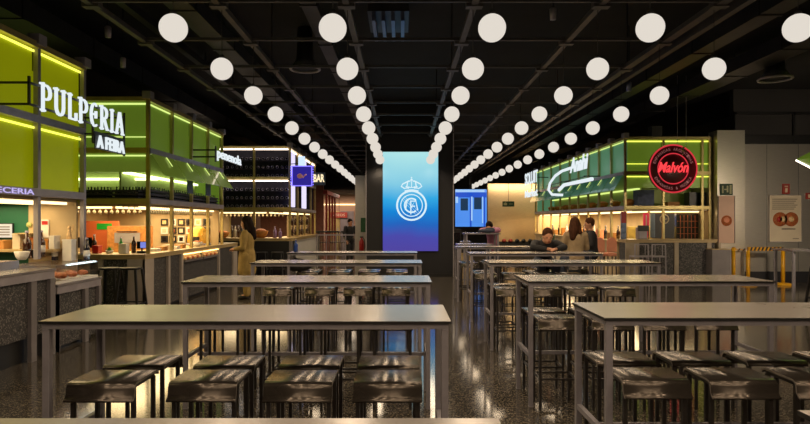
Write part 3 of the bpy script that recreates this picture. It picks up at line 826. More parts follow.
mb.build('leaves', M_green, g)
o = empty('steel_oven', (-5.9, 11.7, 0)); o.location = (-5.05, 11.9, 0); tag(o, 'wide copper-toned oven behind the counter of the green stall', 'oven')
wbox(o, (-5.0, 11.9, 0), (-5.80, 12.15, 1.45), 'oven_body', mat('coppery_brick', srgb(180, 120, 60), .5, noise=.3, nscale=18))
wbox(o, (-5.15, 11.885, 1.12), (-5.65, 11.899, 1.32), 'oven_door', M_greyst)
wbox(o, (-5.2, 11.86, 1.335), (-5.6, 11.884, 1.35), 'handle', M_black)
# framed pictures and lattice on B's end wall
k_ = 0
for i in range(6):
    for j in range(3):
        x = -4.62-.02 - i*.2; z = 1.12 + j*.2
        o = empty('framed_picture', (x, 14.37, z)); tag(o, 'small square framed picture, %s from right in the %s row of the stall wall' % (['first', 'second', 'third', 'fourth', 'fifth', 'sixth'][i], ['bottom', 'middle', 'top'][j]), 'picture', 'framed pictures on the green stall wall')
        if (i+j) % 3 == 0: wbox(o, (x-.08, 14.35, z-.08), (x+.08, 14.38, z+.08), 'frame', M_white)
        else: wbox(o, (x-.08, 14.35, z-.08), (x+.08, 14.38, z+.08), 'frame', M_black)
        wbox(o, (x-.045, 14.345, z-.045), (x+.045, 14.3495, z+.045), 'print', [M_food2, M_food, M_screenoff, M_poster][(i*2+j) % 4])
for (x, w_, h_, m_, nm, lab) in (
    (-4.72, .12, .16, M_white, 'paper_bag', 'small white paper bag on the counter wing beside the leafy plant'),
    (-5.18, .10, .13, M_red, 'tin_can', 'red tin on the counter wing left of the leafy plant'),
    (-5.66, .16, .20, M_cardboard, 'cardboard_box', 'brown box on the counter wing left of the black monitor'),
    (-5.86, .12, .10, M_salmon, 'food_carton', 'low salmon carton on the counter wing at the terracotta board'),
    (-6.06, .14, .24, M_basket, 'bread_basket', 'tall golden basket at the left end of the counter wing')):
    carton((x, 10.28, 1.0), w_, .14, h_, lab, m_, nm, 'box')
for (x, h_, m_, lab) in ((-4.62, .30, M_bottleg, 'brown bottle at the right end of the counter wing'), (-4.84, .27, M_green, 'green bottle on the counter wing right of the leafy plant'), (-5.30, .32, M_bottleg, 'brown bottle right of the black monitor on the counter wing')):
    bottle((x, 10.42, 1.0), h_, lab, m_, .04)
for (x, w_, h_, m_, lab) in ((-5.86, .16, .12, M_food, 'reddish carton at the left end of the lime stall shelf'), (-5.02, .10, .2, M_poster, 'upright pale packet on the lime stall shelf'), (-4.56, .07, .17, M_white, 'narrow white packet at the right end of the lime stall shelf')):
    carton((x, 7.94, 1.185), w_, .14, h_, lab, m_, 'food_carton', 'box')
# golden dome oven right part
o = empty('dome_oven', (-4.72, 13.85, 1.0)); o.location = (-4.62, 13.75, 1.0); tag(o, 'golden domed oven glowing on the green stall counter', 'oven')
MB().lathe([(.24, 0), (.25, .12), (.235, .24), (.17, .36), (.08, .42), (.001, .435)], n=24).build('dome', mat('golden_dome', srgb(222, 170, 70), .35, metal=.3, noise=.15), o)
MB().box((-.09, -.28, .06), (.09, -.2, .2)).build('oven_mouth', M_black, o)
MB().lathe([(.27, 0), (.27, .05)], n=24).build('base_ring', M_greyst, o)
bowl((-4.42, 13.05, 1.0), .12, .10, 'white bowl of food on the counter beside the domed oven', M_white, M_food)
c_ = empty('point_of_sale', (-4.45, 10.35, 1.0)); tag(c_, 'small till with a blue-lit display at the counter corner', 'till')
MB().box((-.07, -.05, 0), (.07, .05, .04)).build('till_base', M_black, c_)
MB().bar((-.0, 0, .04), (.0, 0, .1), .02).box((-.08, -.012, .08), (.08, .01, .20)).build('display', M_screenoff, c_)
MB().box((-.02, -.016, .09), (.075, -.0125, .19)).build('display_picture', emis('blue_violet_display', (.25, .3, .9), .8), c_)
for q in range(5):
    carton((-4.5, 11.0+q*.32, 1.0), .16, .2, .05+.02*(q % 3), ['low white tray on the green stall counter, nearest', 'low brown box on the green stall counter, second', 'low pale box on the green stall counter, third', 'low white box on the green stall counter, fourth', 'low brown tray on the green stall counter, fifth'][q], [M_white, M_cardboard, M_poster, M_white, M_cardboard][q], 'food_tray', 'tray')
# crates of dark bottles in the open storey of stall B, hung menus
def crate(loc, w, d, h, label, group, rz=0):
    o = empty('bottle_crate', loc, rz); tag(o, label, 'crate', group)
    mb = MB()
    for z in (0, h*.36, h*.72): mb.box((-w/2, -d/2, z), (w/2, -d/2+.012, z+h*.2)).box((-w/2, d/2-.012, z), (w/2, d/2, z+h*.2)).box((-w/2, -d/2, z), (-w/2+.012, d/2, z+h*.2)).box((w/2-.012, -d/2, z), (w/2, d/2, z+h*.2))
    mb.box((-w/2, -d/2, 0), (w/2, d/2, .01)); mb.build('crate_body', M_rack, o)
    b = MB(); k = max(2, int(w/.11)); kk = max(2, int(d/.11))
    for i in range(k):
        for j in range(kk):
            b.lathe([(.03, .012), (.03, h*.8), (.012, h*1.0), (.012, h*1.25)], ((i+.5)*w/k-w/2, (j+.5)*d/kk-d/2, 0), n=8)
    b.build('bottles', M_bottle, o)
for q in range(3):
    crate((-4.75-.55*q, 10.55, 1.93), .45, .35, .17, 'dark bottle crate in the open storey of the green stall front, %s from right' % ['first', 'second', 'third'][q], 'bottle crates, green stall front')
for q in range(4):
    crate((-4.55, 10.95+1.05*q, 1.93), .35, .8, .18, 'dark bottle crate in the open storey along the green stall side, %s bay' % ['first', 'second', 'third', 'fourth'][q], 'bottle crates, green stall side')
for q, (px, w) in enumerate(((180, .3), (199, .3))):
    Y = -4.42*F/(px-402)
    o = empty('hanging_menu', (-4.22, Y, 2.1)); tag(o, 'small blue-grey menu board hanging in the open storey, %s one' % ['nearer', 'farther'][q], 'menu board')
    MB().box((-.01, -w/2, 0), (.01, w/2, .25)).build('board_body', mat('blue_grey_board', srgb(60, 78, 110), .5, noise=.3, nscale=14), o)
    MB().bar((0, -.1, .25), (0, -.1, .62), .006).bar((0, .1, .25), (0, .1, .62), .006).build('hanger', M_black, o)

def glasses():
    me = MB().lathe([(.001, .126), (.028, .124), (.005, .118), (.005, .07), (.024, .05), (.027, .024), (.023, .0), (.020, .0), (.023, .024), (.001, .06)], n=10).mesh('glass_body', mat('pale_glassware', (.34, .29, .19), .2, noise=.1))
    for q in range(22):
        o = bpy.data.objects.new('hanging_glass', me); COL.objects.link(o); o.location = (-4.55-.10*q, 10.52, 1.674)
        tag(o, 'stemmed glass hanging upside down in a row under the green stall front', 'glass', 'hanging glasses, stall front')
    for q in range(32):
        o = bpy.data.objects.new('hanging_glass', me); COL.objects.link(o); o.location = (-4.47, 10.7+.112*q, 1.674)
        tag(o, 'stemmed glass hanging upside down in a row along the green stall side', 'glass', 'hanging glasses, stall side')
    for q in range(22):
        o = bpy.data.objects.new('hanging_glass', me); COL.objects.link(o); o.location = (-3.4-.115*q, 17.3, 1.674)
        tag(o, 'stemmed glass hanging upside down under the wine bar stall', 'glass', 'hanging glasses, wine bar')
glasses()
# stall C: produce on counter, baskets
bowl((-5.05, 16.9, 1.08), .24, .16, 'wide basket of orange snacks on the wine bar counter, left', M_basket, mat('orange_snacks', srgb(235, 120, 40), .6, noise=.3, nscale=30))
bowl((-3.95, 16.9, 1.08), .22, .2, 'wicker basket heaped with bread on the wine bar counter', M_basket, M_food)
bottle((-3.55, 16.9, 1.08), .32, 'lilac bottle on the right end of the wine bar counter, left one', mat('lilac_glass', srgb(150, 120, 170), .3, noise=.1), .05)
bottle((-3.40, 16.9, 1.08), .26, 'lilac bottle on the right end of the wine bar counter, right one', MATS['lilac_glass'], .05)
for q in range(6):
    bottle((-4.35-.09*q, 17.1, 1.08), .34, 'tall bottle behind the basket on the wine bar counter', [M_bottleg, M_white, M_bottle][q % 3], .035, 'tall bottles behind the basket')
for q in range(7):
    o = empty('framed_picture', (-3.22, 17.8+.55*q, 1.35)); tag(o, 'arched white niche with dark bottles in the wine bar side, %s along' % ORD[q], 'niche', 'niches in the wine bar side')
    y = 17.8+.55*q
    wbox(o, (-3.35, y-.2, 1.08), (-3.3, y+.2, 1.7), 'niche_board', M_cream)
    o.name = 'wall_niche'
    for zz in (1.12, 1.42):
        MB().lathe([(.04, zz-1.35), (.04, zz-1.2), (.015, zz-1.15), (.015, zz-1.10)], (0.0, -.06, 0), n=10).build('bottle_in_niche', M_bottleg, o)

# water bottle on last left table
bottle((at(295.5, 250, 9.75).x, 9.78, TZ), .20, 'blue water bottle standing on the farthest left table', M_blue, .035)
# black rucksack on a stool under left table 5
b = empty('rucksack', (at(296, 270, 9.62).x, 9.66, .7505)); tag(b, 'black rucksack lying on a stool under the farthest left table', 'bag')
MB().ell((0, 0, .10), (.22, .12, .105), 18, 10).ell((.12, -.03, .09), (.12, .10, .09), 12, 8).build('bag_body', M_blackcloth, b)
MB().path([(-.05, -.08, .17), (0, -.1, .22), (.07, -.08, .17)], .018, 6).build('strap', M_blackcloth, b)

# ------------------------------------------------------------------ stall D contents (front)
def panelbox(name, label, cat, x0, x1, y, z0, z1, m, d=.3):
    o = empty(name, ((x0+x1)/2, y, z0)); tag(o, label, cat)
    wbox(o, (x0, y, z0), (x1, y+d, z1), 'cabinet_body', m)
    return o
fr = panelbox('bottle_fridge', 'dark glass drinks fridge behind the bar, right of the round emblem board', 'fridge', 7.05, 7.62, 15.55, 0, 1.74, M_darkglass, .4)
for q in range(5):
    wbox(fr, (7.07, 15.53, .9+q*.16), (7.60, 15.549, .91+q*.16), 'fridge_shelf', M_food)
for q in range(1, 6):
    wbox(fr, (7.05+q*.095, 15.53, .9), (7.058+q*.095, 15.549, 1.7), 'fridge_bar', M_food)
bd = panelbox('emblem_board', 'dark board with a round white emblem behind the bar', 'board', 6.42+.0, 6.98, 15.5, 1.1, 1.74, M_black, .04)
mb = MB()
mb.path([(6.72-6.70+.11*math.cos(t*PI/12), -.006, 1.6-1.1+.11*math.sin(t*PI/12)) for t in range(24)], .03, 4, True)
mb.bar((-.05, -.006, .50), (.09, -.006, .50), .05, .01)
mb.build('emblem', M_poster, bd)
fl = panelbox('banner', 'tall magenta-pink lit banner beside the brass post of the bar', 'banner', 6.15, 6.30, 15.3+.12, 1.13, 1.75, mat('magenta_banner', srgb(195, 30, 70), .5, emit=srgb(170, 20, 60), es=.5, noise=.1), .02)
wbox(fl, (6.21, 15.41, 1.13), (6.24, 15.4195, 1.7), 'white_stripe', M_poster)
fl.location.z = 1.13
fp = panelbox('banner', 'tall blue and red lit can-shaped banner at the bar corner', 'banner', 5.42-.0, 5.54, 14.95, 1.10, 1.78, mat('blue_white_can', srgb(110, 130, 170), .4, noise=.6, nscale=9), .06)
wbox(fp, (5.42, 14.945, 1.5), (5.54, 14.9495, 1.78), 'red_band', M_red)
bl = panelbox('banner', 'pale blue narrow banner beside the magenta banner', 'banner', 6.33, 6.45, 15.42, 1.13, 1.75, mat('pale_blue_banner', srgb(120, 140, 165), .5, noise=.1), .02)
cm = empty('coffee_machine', (5.95, 15.05, 1.10)); tag(cm, 'dark espresso machine and cups on the bar right of the corner post', 'coffee machine')
MB().box((-.10, -.1, 0), (.12, .12, .30)).build('machine_body', M_greyst, cm, bevel=.02)
MB().box((-.12, -.14, .2), (.14, -.08, .34)).build('brew_head', M_black, cm)
MB().bar((.16, -.05, 0), (.16, -.05, .26), .02).build('steam_pipe', M_black, cm)
bt = panelbox('back_shelf', 'cream back shelf with olive doors inside the bar', 'cabinet', 6.1, 7.2, 16.3, 0, 1.4, mat('olive_cabinet', srgb(150, 130, 60), .6, noise=.3, nscale=6), .3)
for q, (x, mm, lab) in enumerate(((6.15, mat('blue_grey_cloth', srgb(90, 100, 130), .8, noise=.3), 'blue-grey folded awning cloth above the bar shelf'), (6.85, M_cardboard, 'brown carton on the bar shelf left of the dark boxes'), (7.35, M_black, 'black storage box on the bar top storey, left one'), (7.62, M_black, 'black storage box on the bar top storey, right one'))):
    carton((x, 15.4, 1.93), [.42, .3, .2, .2][q], .3, [.40, .10, .34, .34][q], lab, mm, 'storage_box', 'box')
sp = carton((at(655, 141, 15.2).x, 15.2, ZT+.005), .26, .25, .26, 'black loudspeaker on top of the green stall above the red sign', M_black, 'loudspeaker', 'speaker')
# pale wire bar chairs in front of bar D
def wire_chair(x, y, label, m=M_greyst, h=.72, back=.28):
    o = empty('wire_bar_chair', (x, y, 0)); tag(o, label, 'bar chair', None)
    w = .17
    for sx in (-1, 1):
        MB().bar((sx*w, -w, 0), (sx*w*.9, -w*.9, h+back), .022).build('leg', m, o)
        MB().bar((sx*w, w, 0), (sx*w*.9, w*.9, h), .022).build('leg', m, o)
    MB().box((-w, -w, h-.02), (w, w, h+.01)).build('seat', m, o)
    MB().bar((-w*.9, -w*.9, h+back), (w*.9, -w*.9, h+back), .022).bar((-w*.5, -w*.9, h), (-w*.5, -w*.9, h+back), .012).bar((w*.5, -w*.9, h), (w*.5, -w*.9, h+back), .012).build('backrest', m, o)
    MB().bar((-w, -w, .3), (w, -w, .3), .018).bar((-w, w, .3), (w, w, .3), .018).build('foot_rail', m, o)
    return o
wire_chair(at(639, 260, 14.3).x, 14.3, 'pale metal bar chair before the stone bar, left of two')
wire_chair(at(656, 260, 14.3).x, 14.3, 'pale metal bar chair before the stone bar, right of two')
# salmon bar chairs behind seated people
for q, px in enumerate((587, 598, 610)):
    X = at(px, 240, 14.0).x
    o = empty('upholstered_bar_chair', (X, 14.0, 0)); tag(o, 'salmon-pink upholstered bar chair, %s of three behind the seated people' % ['leftmost', 'middle', 'rightmost'][q], 'bar chair', 'salmon bar chairs')
    prof = [(-.115, .0)] + [(.115*-math.cos(t*PI/10), .22+.115*math.sin(t*PI/10)) for t in range(11)] + [(.115, 0)]
    MB().prism([(u, v+.84) for u, v in prof], -.14, -.10).build('backrest', M_salmon, o, bevel=.01)
    MB().box((-.115, -.14, .74), (.115, .16, .82)).build('seat', M_salmon, o, bevel=.02)
    for sx in (-1, 1):
        for sy in (-1, 1): MB().bar((sx*.105, sy*.15, 0), (sx*.09, sy*.12, .74), .022).build('leg', M_leg, o)
# bottles and baskets on top storey and counter of D side
for q in range(9):
    y = 15.6+q*1.0
    bowl((5.85, y, 1.94), .16, .14, 'copper basket on the upper shelf of the teal stall, %s from the front' % ORD[q], M_basket, [M_food, M_food2, M_salmon][q % 3])
for q in range(8):
    y = 16.0+q*1.0
    bottle((5.72, y, 1.05), .38, 'dark bottle standing on the teal stall side counter, %s from the front' % ORD[q], [M_bottleg, M_bottle, M_white][q % 3], .05, 'bottles on the side counter')
    carton((5.75, y+.45, 1.05), .25, .3, .18+.08*(q % 2), 'food carton on the teal stall side counter, %s from the front' % ORD[q], [M_cardboard, M_salmon, M_basket][q % 3], 'food_carton', 'box', 'cartons on the side counter')
g = empty('potted_plant', (at(566, 228, 15.0).x-.55, 15.6, 0)); g.location = (3.35, 13.6, 0); tag(g, 'tall potted plant behind the seated man', 'plant')
MB().lathe([(.16, 0), (.20, .85), (.18, .85), (.001, .8)], n=16).build('pot', M_poster, g)
mb = MB()
for q in range(34):
    t = random.uniform(0, 6.28); e = random.uniform(.3, 1.4); L_ = random.uniform(.2, .5)
    d = Vector((math.cos(t)*math.cos(e), math.sin(t)*math.cos(e), math.sin(e)))
    p0 = Vector((0, 0, .84)); mb.bar(p0, p0+d*L_*.6, .008); mb.bar(p0+d*L_*.6, p0+d*L_+Vector((0,0,-.04)), .06, .004, w2=.015)
mb.build('leaves', mat('dark_leaf', (.05, .09, .03), .5, noise=.3), g)

# ------------------------------------------------------------------ signs
def slab_sign():
    """PULPERIA / A FEIRA blade sign parallel to the stall side"""
    x = -3.70
    r = empty('illuminated_sign', (x, 6.1, 2.4)); tag(r, 'white illuminated PULPERIA A FEIRA sign on a black bracket beside the lime stall', 'sign')
    def W(a, b, w=.022): return MB().bar((a[0]-x, a[1]-6.1, a[2]-2.4), (b[0]-x, b[1]-6.1, b[2]-2.4), w)
    for y in (6.05, 8.12):
        for z in (2.72, 2.935):
            W((-4.262, y, z), (x-.02, y, z)).build('bracket_arm', M_black, r)
    for z in (2.72, 2.935): W((x-.03, 6.05, z), (x-.03, 8.12, z)).build('frame_bar', M_black, r)
    for y in (6.05, 8.12): W((x-.03, y, 2.42 if y > 7 else 2.72), (x-.03, y, 3.0)).build('frame_bar', M_black, r)
    W((x-.03, 7.3, 2.50), (x-.03, 8.12, 2.50)).build('frame_bar', M_black, r)
    W((x-.03, 7.3, 2.50), (x-.03, 7.3, 2.72)).build('frame_bar', M_black, r)
    MB().box((-.025, 7.32-6.1, .03), (-.012, 8.09-6.1, .24)).build('back_tray', M_signback, r)
    # letters as strokes in (u 0..1, v 0..1)
    st = .17
    def arc(cx, cy, rx, ry, a0, a1, n=9): return [(cx+rx*math.cos(math.radians(a0+(a1-a0)*i/n)), cy+ry*math.sin(math.radians(a0+(a1-a0)*i/n))) for i in range(n+1)]
    def serif(u, v, w=.34): return [(u-w/2, v), (u+w/2, v)]
    Lt = {
     'P': [[(.22, 0), (.22, 1)], serif(.22, .03), serif(.15, .97, .3), [(.22, .95), (.55, .95)] + arc(.55, .70, .3, .25, 90, -90) + [(.25, .45)]],
     'U': [[(.18, 1), (.18, .35)] + arc(.5, .33, .32, .30, 180, 360) + [(.82, 1)], serif(.18, .97), serif(.82, .97)],
     'L': [[(.25, 1), (.25, .04), (.9, .04), (.9, .28)], serif(.25, .97)],
     'E': [arc(.58, .5, .40, .47, 60, 300, 14), [(.2, .52), (.72, .52)], [(.72, .40), (.72, .64)]],
     'R': [[(.22, 0), (.22, 1)], serif(.22, .03), serif(.15, .97, .3), [(.22, .95), (.52, .95)] + arc(.52, .72, .28, .23, 90, -90) + [(.25, .49)], [(.5, .48), (.84, .03), (.98, .03)]],
     'I': [[(.5, 0), (.5, 1)], serif(.5, .03, .5), serif(.5, .97, .5)],
     'A': [[(.12, .02), (.46, .98), (.54, .98), (.88, .02)], [(.25, .35), (.75, .35)], serif(.12, .03, .3), serif(.88, .03, .3)]}
    y0, y1 = 6.17, 8.06
    word = 'PULPERIA'; adv = [1, 1.08, .95, 1, 1, 1.05, .62, 1.1]
    tot = sum(adv); y = y0
    for ch, a in zip(word, adv):
        w = (y1-y0)*a/tot; mb = MB()
        for pl in Lt[ch]:
            pts = [(y + (.08+.84*u)*w if ch != 'I' else y+u*w, 2.685+.285*v) for u, v in pl]
            for (p, q) in zip(pts, pts[1:]):
                dy, dz = q[0]-p[0], q[1]-p[1]; ll = math.hypot(dy, dz)
                if ll < 1e-6: continue
                thick = .030 if abs(dz) > abs(dy) else .020
                e = thick*.3/ll
                mb.bar((0, p[0]-dy*e-6.1, p[1]-dz*e-2.4), (0, q[0]+dy*e-6.1, q[1]+dz*e-2.4), .02, thick, up=(0, -dz, dy) if False else (1, 0, 0))
        # bars were built with w across the plane: rebuild orientation keeps 0.02 in-plane minimum
        mb.build('letter', M_signwhite, r); y += w
    text_obj('small_lettering', 'A FEIRA', .72, .155, M_signwhite, r, (-.002, 7.35-6.1, .045), PI/2, bold=.02, depth=.02)
slab_sign()
def bl_sign(name, label, x, ya, yb, lines, arms, face=1):
    """blade lettering parallel to the stall facade. lines: (txt, y0, y1, z0, z1, bold, shear)"""
    r = empty(name, (x, ya, 2.5)); tag(r, label, 'sign')
    for (y, z, xs) in arms:
        MB().bar((xs-x, y-ya, z-2.5), (-.02*face if face else 0, y-ya, z-2.5), .03).build('bracket_arm', M_black, r)
    for (t, y0, y1, z0, z1, bold, shear) in lines:
        if face > 0: text_obj('lettering', t, y1-y0, z1-z0, M_signwhite, r, (0, y0-ya, z0-2.5), PI/2, bold=bold, shear=shear, depth=.02)
        else: text_obj('lettering', t, y1-y0, z1-z0, M_signwhite, r, (0, y1-ya, z0-2.5), -PI/2, bold=bold, shear=shear, depth=.02)
    return r
r = bl_sign('illuminated_sign', 'small white illuminated sign on a black bracket at the end of the green stall', -3.79, 12.4, 14.3,
        [('penenola', 12.42, 14.25, 2.79, 3.06, .015, 0)], [(12.35, 3.0, -4.262), (12.35, 2.86, -4.262)])
MB().box((-.03, -.06, .26), (-.01, .0, .58)).build('end_plate', M_black, r)
MB().bar((-.02, -.05, .36), (-.02, 1.9, .36), .02).build('frame_bar', M_black, r)
# sign on the teal stall (reads from far to near)
X = 5.05
def yx(px): return X*F/(px-402)
r = bl_sign('illuminated_sign', 'large white script sign with a sweeping swash on the teal stall', X, yx(588), yx(545),
        [('Anahi', yx(588), yx(570), 2.98, 3.42, .03, .25)], [(yx(583), 2.8, 5.525), (yx(560), 2.8, 5.525)], face=-1)
ya = yx(588)
sw = []
for (px, py) in ((571, 168), (562, 171), (555, 176), (550, 183), (548.5, 190), (552, 194.5), (562, 195)):
    Y = yx(px); sw.append((0, Y-ya, CAMZ+(221-py)/F*Y-2.5))
MB().path(sw, .09, 6).build('swash', M_signwhite, r)
ln = []
for (px, py) in ((559, 190), (564, 185), (592, 179)):
    Y = yx(px); ln.append((0, Y-ya, CAMZ+(221-py)/F*Y-2.5))
MB().path(ln, .11, 6).build('lit_tagline', M_signwhite, r)
MB().bar((.03, 0, .28), (.03, yx(545)-ya, .28), .02).build('frame_bar', M_black, r)
X = 5.1
r = bl_sign('illuminated_sign', 'small white two-line illuminated sign at the far end of the teal stall', X, yx(538), yx(524),
        [('SOLUIT', yx(537.5), yx(525), 3.02, 3.50, .02, 0), ('Market', yx(537.5), yx(525), 2.50, 2.80, .02, 0)], [(yx(537), 3.2, 5.525), (yx(530), 2.7, 5.525)], face=-1)
MB().bar((.03, 0, .0), (.03, 0, 1.35), .03).bar((.03, yx(531)-yx(538), .0), (.03, yx(531)-yx(538), 1.35), .03).bar((.03, 0, 1.35), (.03, yx(531)-yx(538), 1.35), .03).build('frame_bar', M_black, r)

# round red neon sign
def red_sign():
    Y = 13.9; c = at(673, 168.7, Y); R_ = .555
    r = empty('round_neon_sign', c); tag(r, 'round red neon sign reading Malvón hanging before the green stall', 'sign')
    def disc(rad, y0, y1, nm, m, n=40):
        mb = MB().lathe([(.001, y0), (rad, y0), (rad, y1), (.001, y1)], n=n); mb.v = [(x, z, y) for x, y, z in mb.v]; return mb.build(nm, m, r)
    disc(R_, 0, .08, 'sign_body', M_signred)
    for rad, w, m in ((R_-.01, .035, M_neonrim), (R_*.63, .026, M_neonrim)):
        MB().path([(rad*math.cos(t*PI/30), -.012, rad*math.sin(t*PI/30)) for t in range(60)], w, 6, True).build('neon_ring', m, r)
    text_obj('neon_lettering', 'Malvón', .70, .24, M_neonred, r, (-.36, -.03, -.09), 0, bold=.015, shear=.35, depth=.02)
    for (txt, rr, a0, a1, up) in (('EMPANADAS ARGENTINAS', R_*.81, 165, 15, 1), ('EMPANADAS & MUSICA', R_*.81, 205, 335, -1)):
        n_ = len(txt)
        mb_me = []
        for i, ch in enumerate(txt):
            if ch == ' ': continue
            a = math.radians(a0+(a1-a0)*(i+.5)/n_)
            me = text_mesh(ch, .045, .065, .006); me.materials.clear(); me.materials.append(M_signtext)
            o = bpy.data.objects.new('rim_letter', me); COL.objects.link(o); o.parent = r
            rot = (a-PI/2) if up > 0 else (a+PI/2)
            cx, cz = rr*math.cos(a), rr*math.sin(a)
            me.transform(Matrix.Translation((-.0225, 0, -.0325)))
            me.transform(Matrix.Rotation(-rot, 4, 'Y'))
            o.location = (cx, -.006, cz)
    for dx in (.12, .32):
        MB().bar((dx, .04, .40), (dx, .04, ZC-c.z), .008).build('hanging_wire', M_greyst, r)
    g = MB()
    for q in range(14):
        t = random.uniform(0, 6.28); g.bar((.22, -.03, .40), (.22+.09*math.cos(t), -.05, .40+.11*math.sin(t)), .04, .004, w2=.01)
    g.build('green_sprig', M_pale, r)
red_sign()

# blue neon blade sign on stall C and its white box
c = at(302, 176, 16.7)
r = empty('neon_frame_sign', c); tag(r, 'blue-violet neon-framed sign at the corner of the wine bar stall', 'sign')
w, h = .27, .27
MB().box((-w, 0, -h), (w, .06, h)).build('sign_body', M_bluesign, r)
MB().path([(-w, -.015, -h), (w, -.015, -h), (w, -.015, h), (-w, -.015, h)], .035, 4, True).build('neon_tube', M_neonblue, r)
for q in range(8):
    MB().box((-w-.05, -.02, -h+.02+q*.07), (-w-.02, 0, -h+.05+q*.07)).box((w+.02, -.02, -h+.02+q*.07), (w+.05, 0, -h+.05+q*.07)).build('neon_bulb', M_neonblue, r)
MB().path([(-.12+.05*q, -.015, .05*math.sin(q*1.7)) for q in range(6)], .04, 5).ell((-.06, -.012, .0), (.08, .02, .07), 10, 6).build('sign_emblem', mat('pinkish_emblem', srgb(190, 140, 130), .5, emit=srgb(150, 100, 90), es=.5, noise=.2), r)
MB().bar((-w, .03, -.1), (-w-.12, .1, -.1), .03).build('bracket_arm', M_black, r)
c = at(301.5, 163.5, 16.8)
r = empty('lightbox_sign', c); tag(r, 'small pale blue light box above the blue neon sign', 'sign')
MB().box((-.09, 0, -.13), (.09, .05, .2)).build('lightbox', emis('pale_blue_lightbox', (.62, .78, 1), 1.1), r)
MB().bar((-.09, .03, 0), (-.32, .15, 0), .02).build('bracket_arm', M_black, r)
c = at(319, 179, 20)
r = empty('lightbox_sign', c); tag(r, 'warm yellowish lit letter sign farther along the left stalls', 'sign')
MB().box((-.20, .02, -.2), (.20, .06, .22)).build('sign_body', M_signback, r)
text_obj('lettering', 'BAR', .36, .26, emis('warm_lettering', (1, .82, .5), 1.2), r, (-.18, -.0, -.10), bold=.03)
MB().bar((-.2, .04, 0), (-.70, .04, 0), .03).build('bracket_arm', M_black, r)

# ------------------------------------------------------------------ far left corridor
r = empty('dark_stall', (-3.0, 24, 0)); tag(r, 'dim reddish shop front beyond the wine bar stall', 'shop front')
wbox(r, (-5.5, 23.5, 0), (-3.05, 23.6, 3.3), 'front_wall', mat('dim_red_wall', (.16, .05, .035), .6, noise=.2))
wbox(r, (-3.06, 23.5, 2.6), (-2.9, 28, 2.75), 'lintel', M_redsign)
for q in range(4): wbox(r, (-3.04, 24+q*1.0, 0), (-2.96, 24.08+q*1.0, 2.6), 'shop_post', M_redsign)
c = at(339, 215, 30.8)
r = empty('hanging_sign', c); tag(r, 'small red sign at the end of the far left corridor', 'sign')
MB().box((-.42, 0, -.14), (.42, .08, .14)).build('sign_face', M_redsign, r)
text_obj('lettering', 'ASEOS', .6, .13, M_poster, r, (-.3, -.01, -.065))
MB().bar((0, .05, .14), (0, .05, 1.0), .02).build('hanging_wire', M_black, r)
for q, px in enumerate((333, 347)):
    o = empty('glass_door', (at(px, 230, 30.9).x, 30.9, 0)); tag(o, 'brass-coloured door at the corridor end, %s leaf' % ['left', 'right'][q], 'door')
    MB().box((-.34, 0, 0), (.34, .06, 2.05)).build('door_leaf', M_gold if q == 0 else M_pillar, o)
    MB().bar((.25, -.03, .9), (.25, -.03, 1.2), .03).build('door_handle', M_greyst, o)
# glass barrier
r = empty('glass_barrier', (-1.9, 21, 0)); tag(r, 'low glass barrier with pale posts left of the black pillar', 'barrier')
wbox(r, (-3.0, 21, 1.04), (-.95, 21.05, 1.09), 'top_rail', M_greyst)
for q in range(7): wbox(r, (-2.98+q*.335, 21.0, 0), (-2.95+q*.335, 21.04, 1.04), 'barrier_post', M_greyst)
for q in range(6): wbox(r, (-2.94+q*.335, 21.015, .1), (-2.66+q*.335, 21.025, 1.0), 'glass_pane', M_glass)
# black counter with chairs behind
r = empty('dark_table', (-2.6, 22.5, 0)); tag(r, 'black topped table beyond the glass barrier', 'table')
wbox(r, (-3.2, 22.2, 1.12), (-1.9, 22.8, 1.18), 'tabletop', M_black)
for x in (-3.1, -2.0): wbox(r, (x-.03, 22.47, 0), (x+.03, 22.53, 1.12), 'leg', M_black)
for q in range(3):
    wire_chair(-2.95+q*.4, 23.0, 'black high chair beyond the dark table, %s of three' % ['left', 'middle', 'right'][q], M_black, .75, .4)
# steel clad pier left of the black pillar with green sign and extinguisher
r = empty('steel_pier', (-1.17, 18.6, 0)); tag(r, 'narrow steel-clad pier just left of the black pillar', 'pillar')
MB().box((-.17-.1, 0, 0), (.22-.1, .5, 2.95)).build('pier_body', M_steel, r)
c = at(363.3, 225, 18.55)
o = empty('safety_sign', c); tag(o, 'dark green upright sign on the steel pier', 'sign')
MB().box((-.08, 0, -.22), (.08, .045, .22)).build('sign_face', mat('dull_green_sign', srgb(35, 85, 45), .5, noise=.1), o)
c = at(361.5, 244, 18.4)
o = empty('fire_extinguisher', (c.x, 18.45, 0.5)); tag(o, 'red fire extinguisher hanging on the steel pier', 'fire extinguisher')
MB().lathe([(.001, 0), (.075, .01), (.075, .42), (.03, .50), (.025, .54)], n=14).build('cylinder', M_red, o)
MB().box((-.05, -.015, .54), (.05, .015, .58)).build('valve', M_black, o)
MB().path([(.03, -.02, .56), (.10, -.03, .45), (.09, -.03, .2)], .02, 6).build('hose', M_black, o)
MB().box((-.03, .07, .35), (.03, .155, .40)).build('bracket', M_black, o)

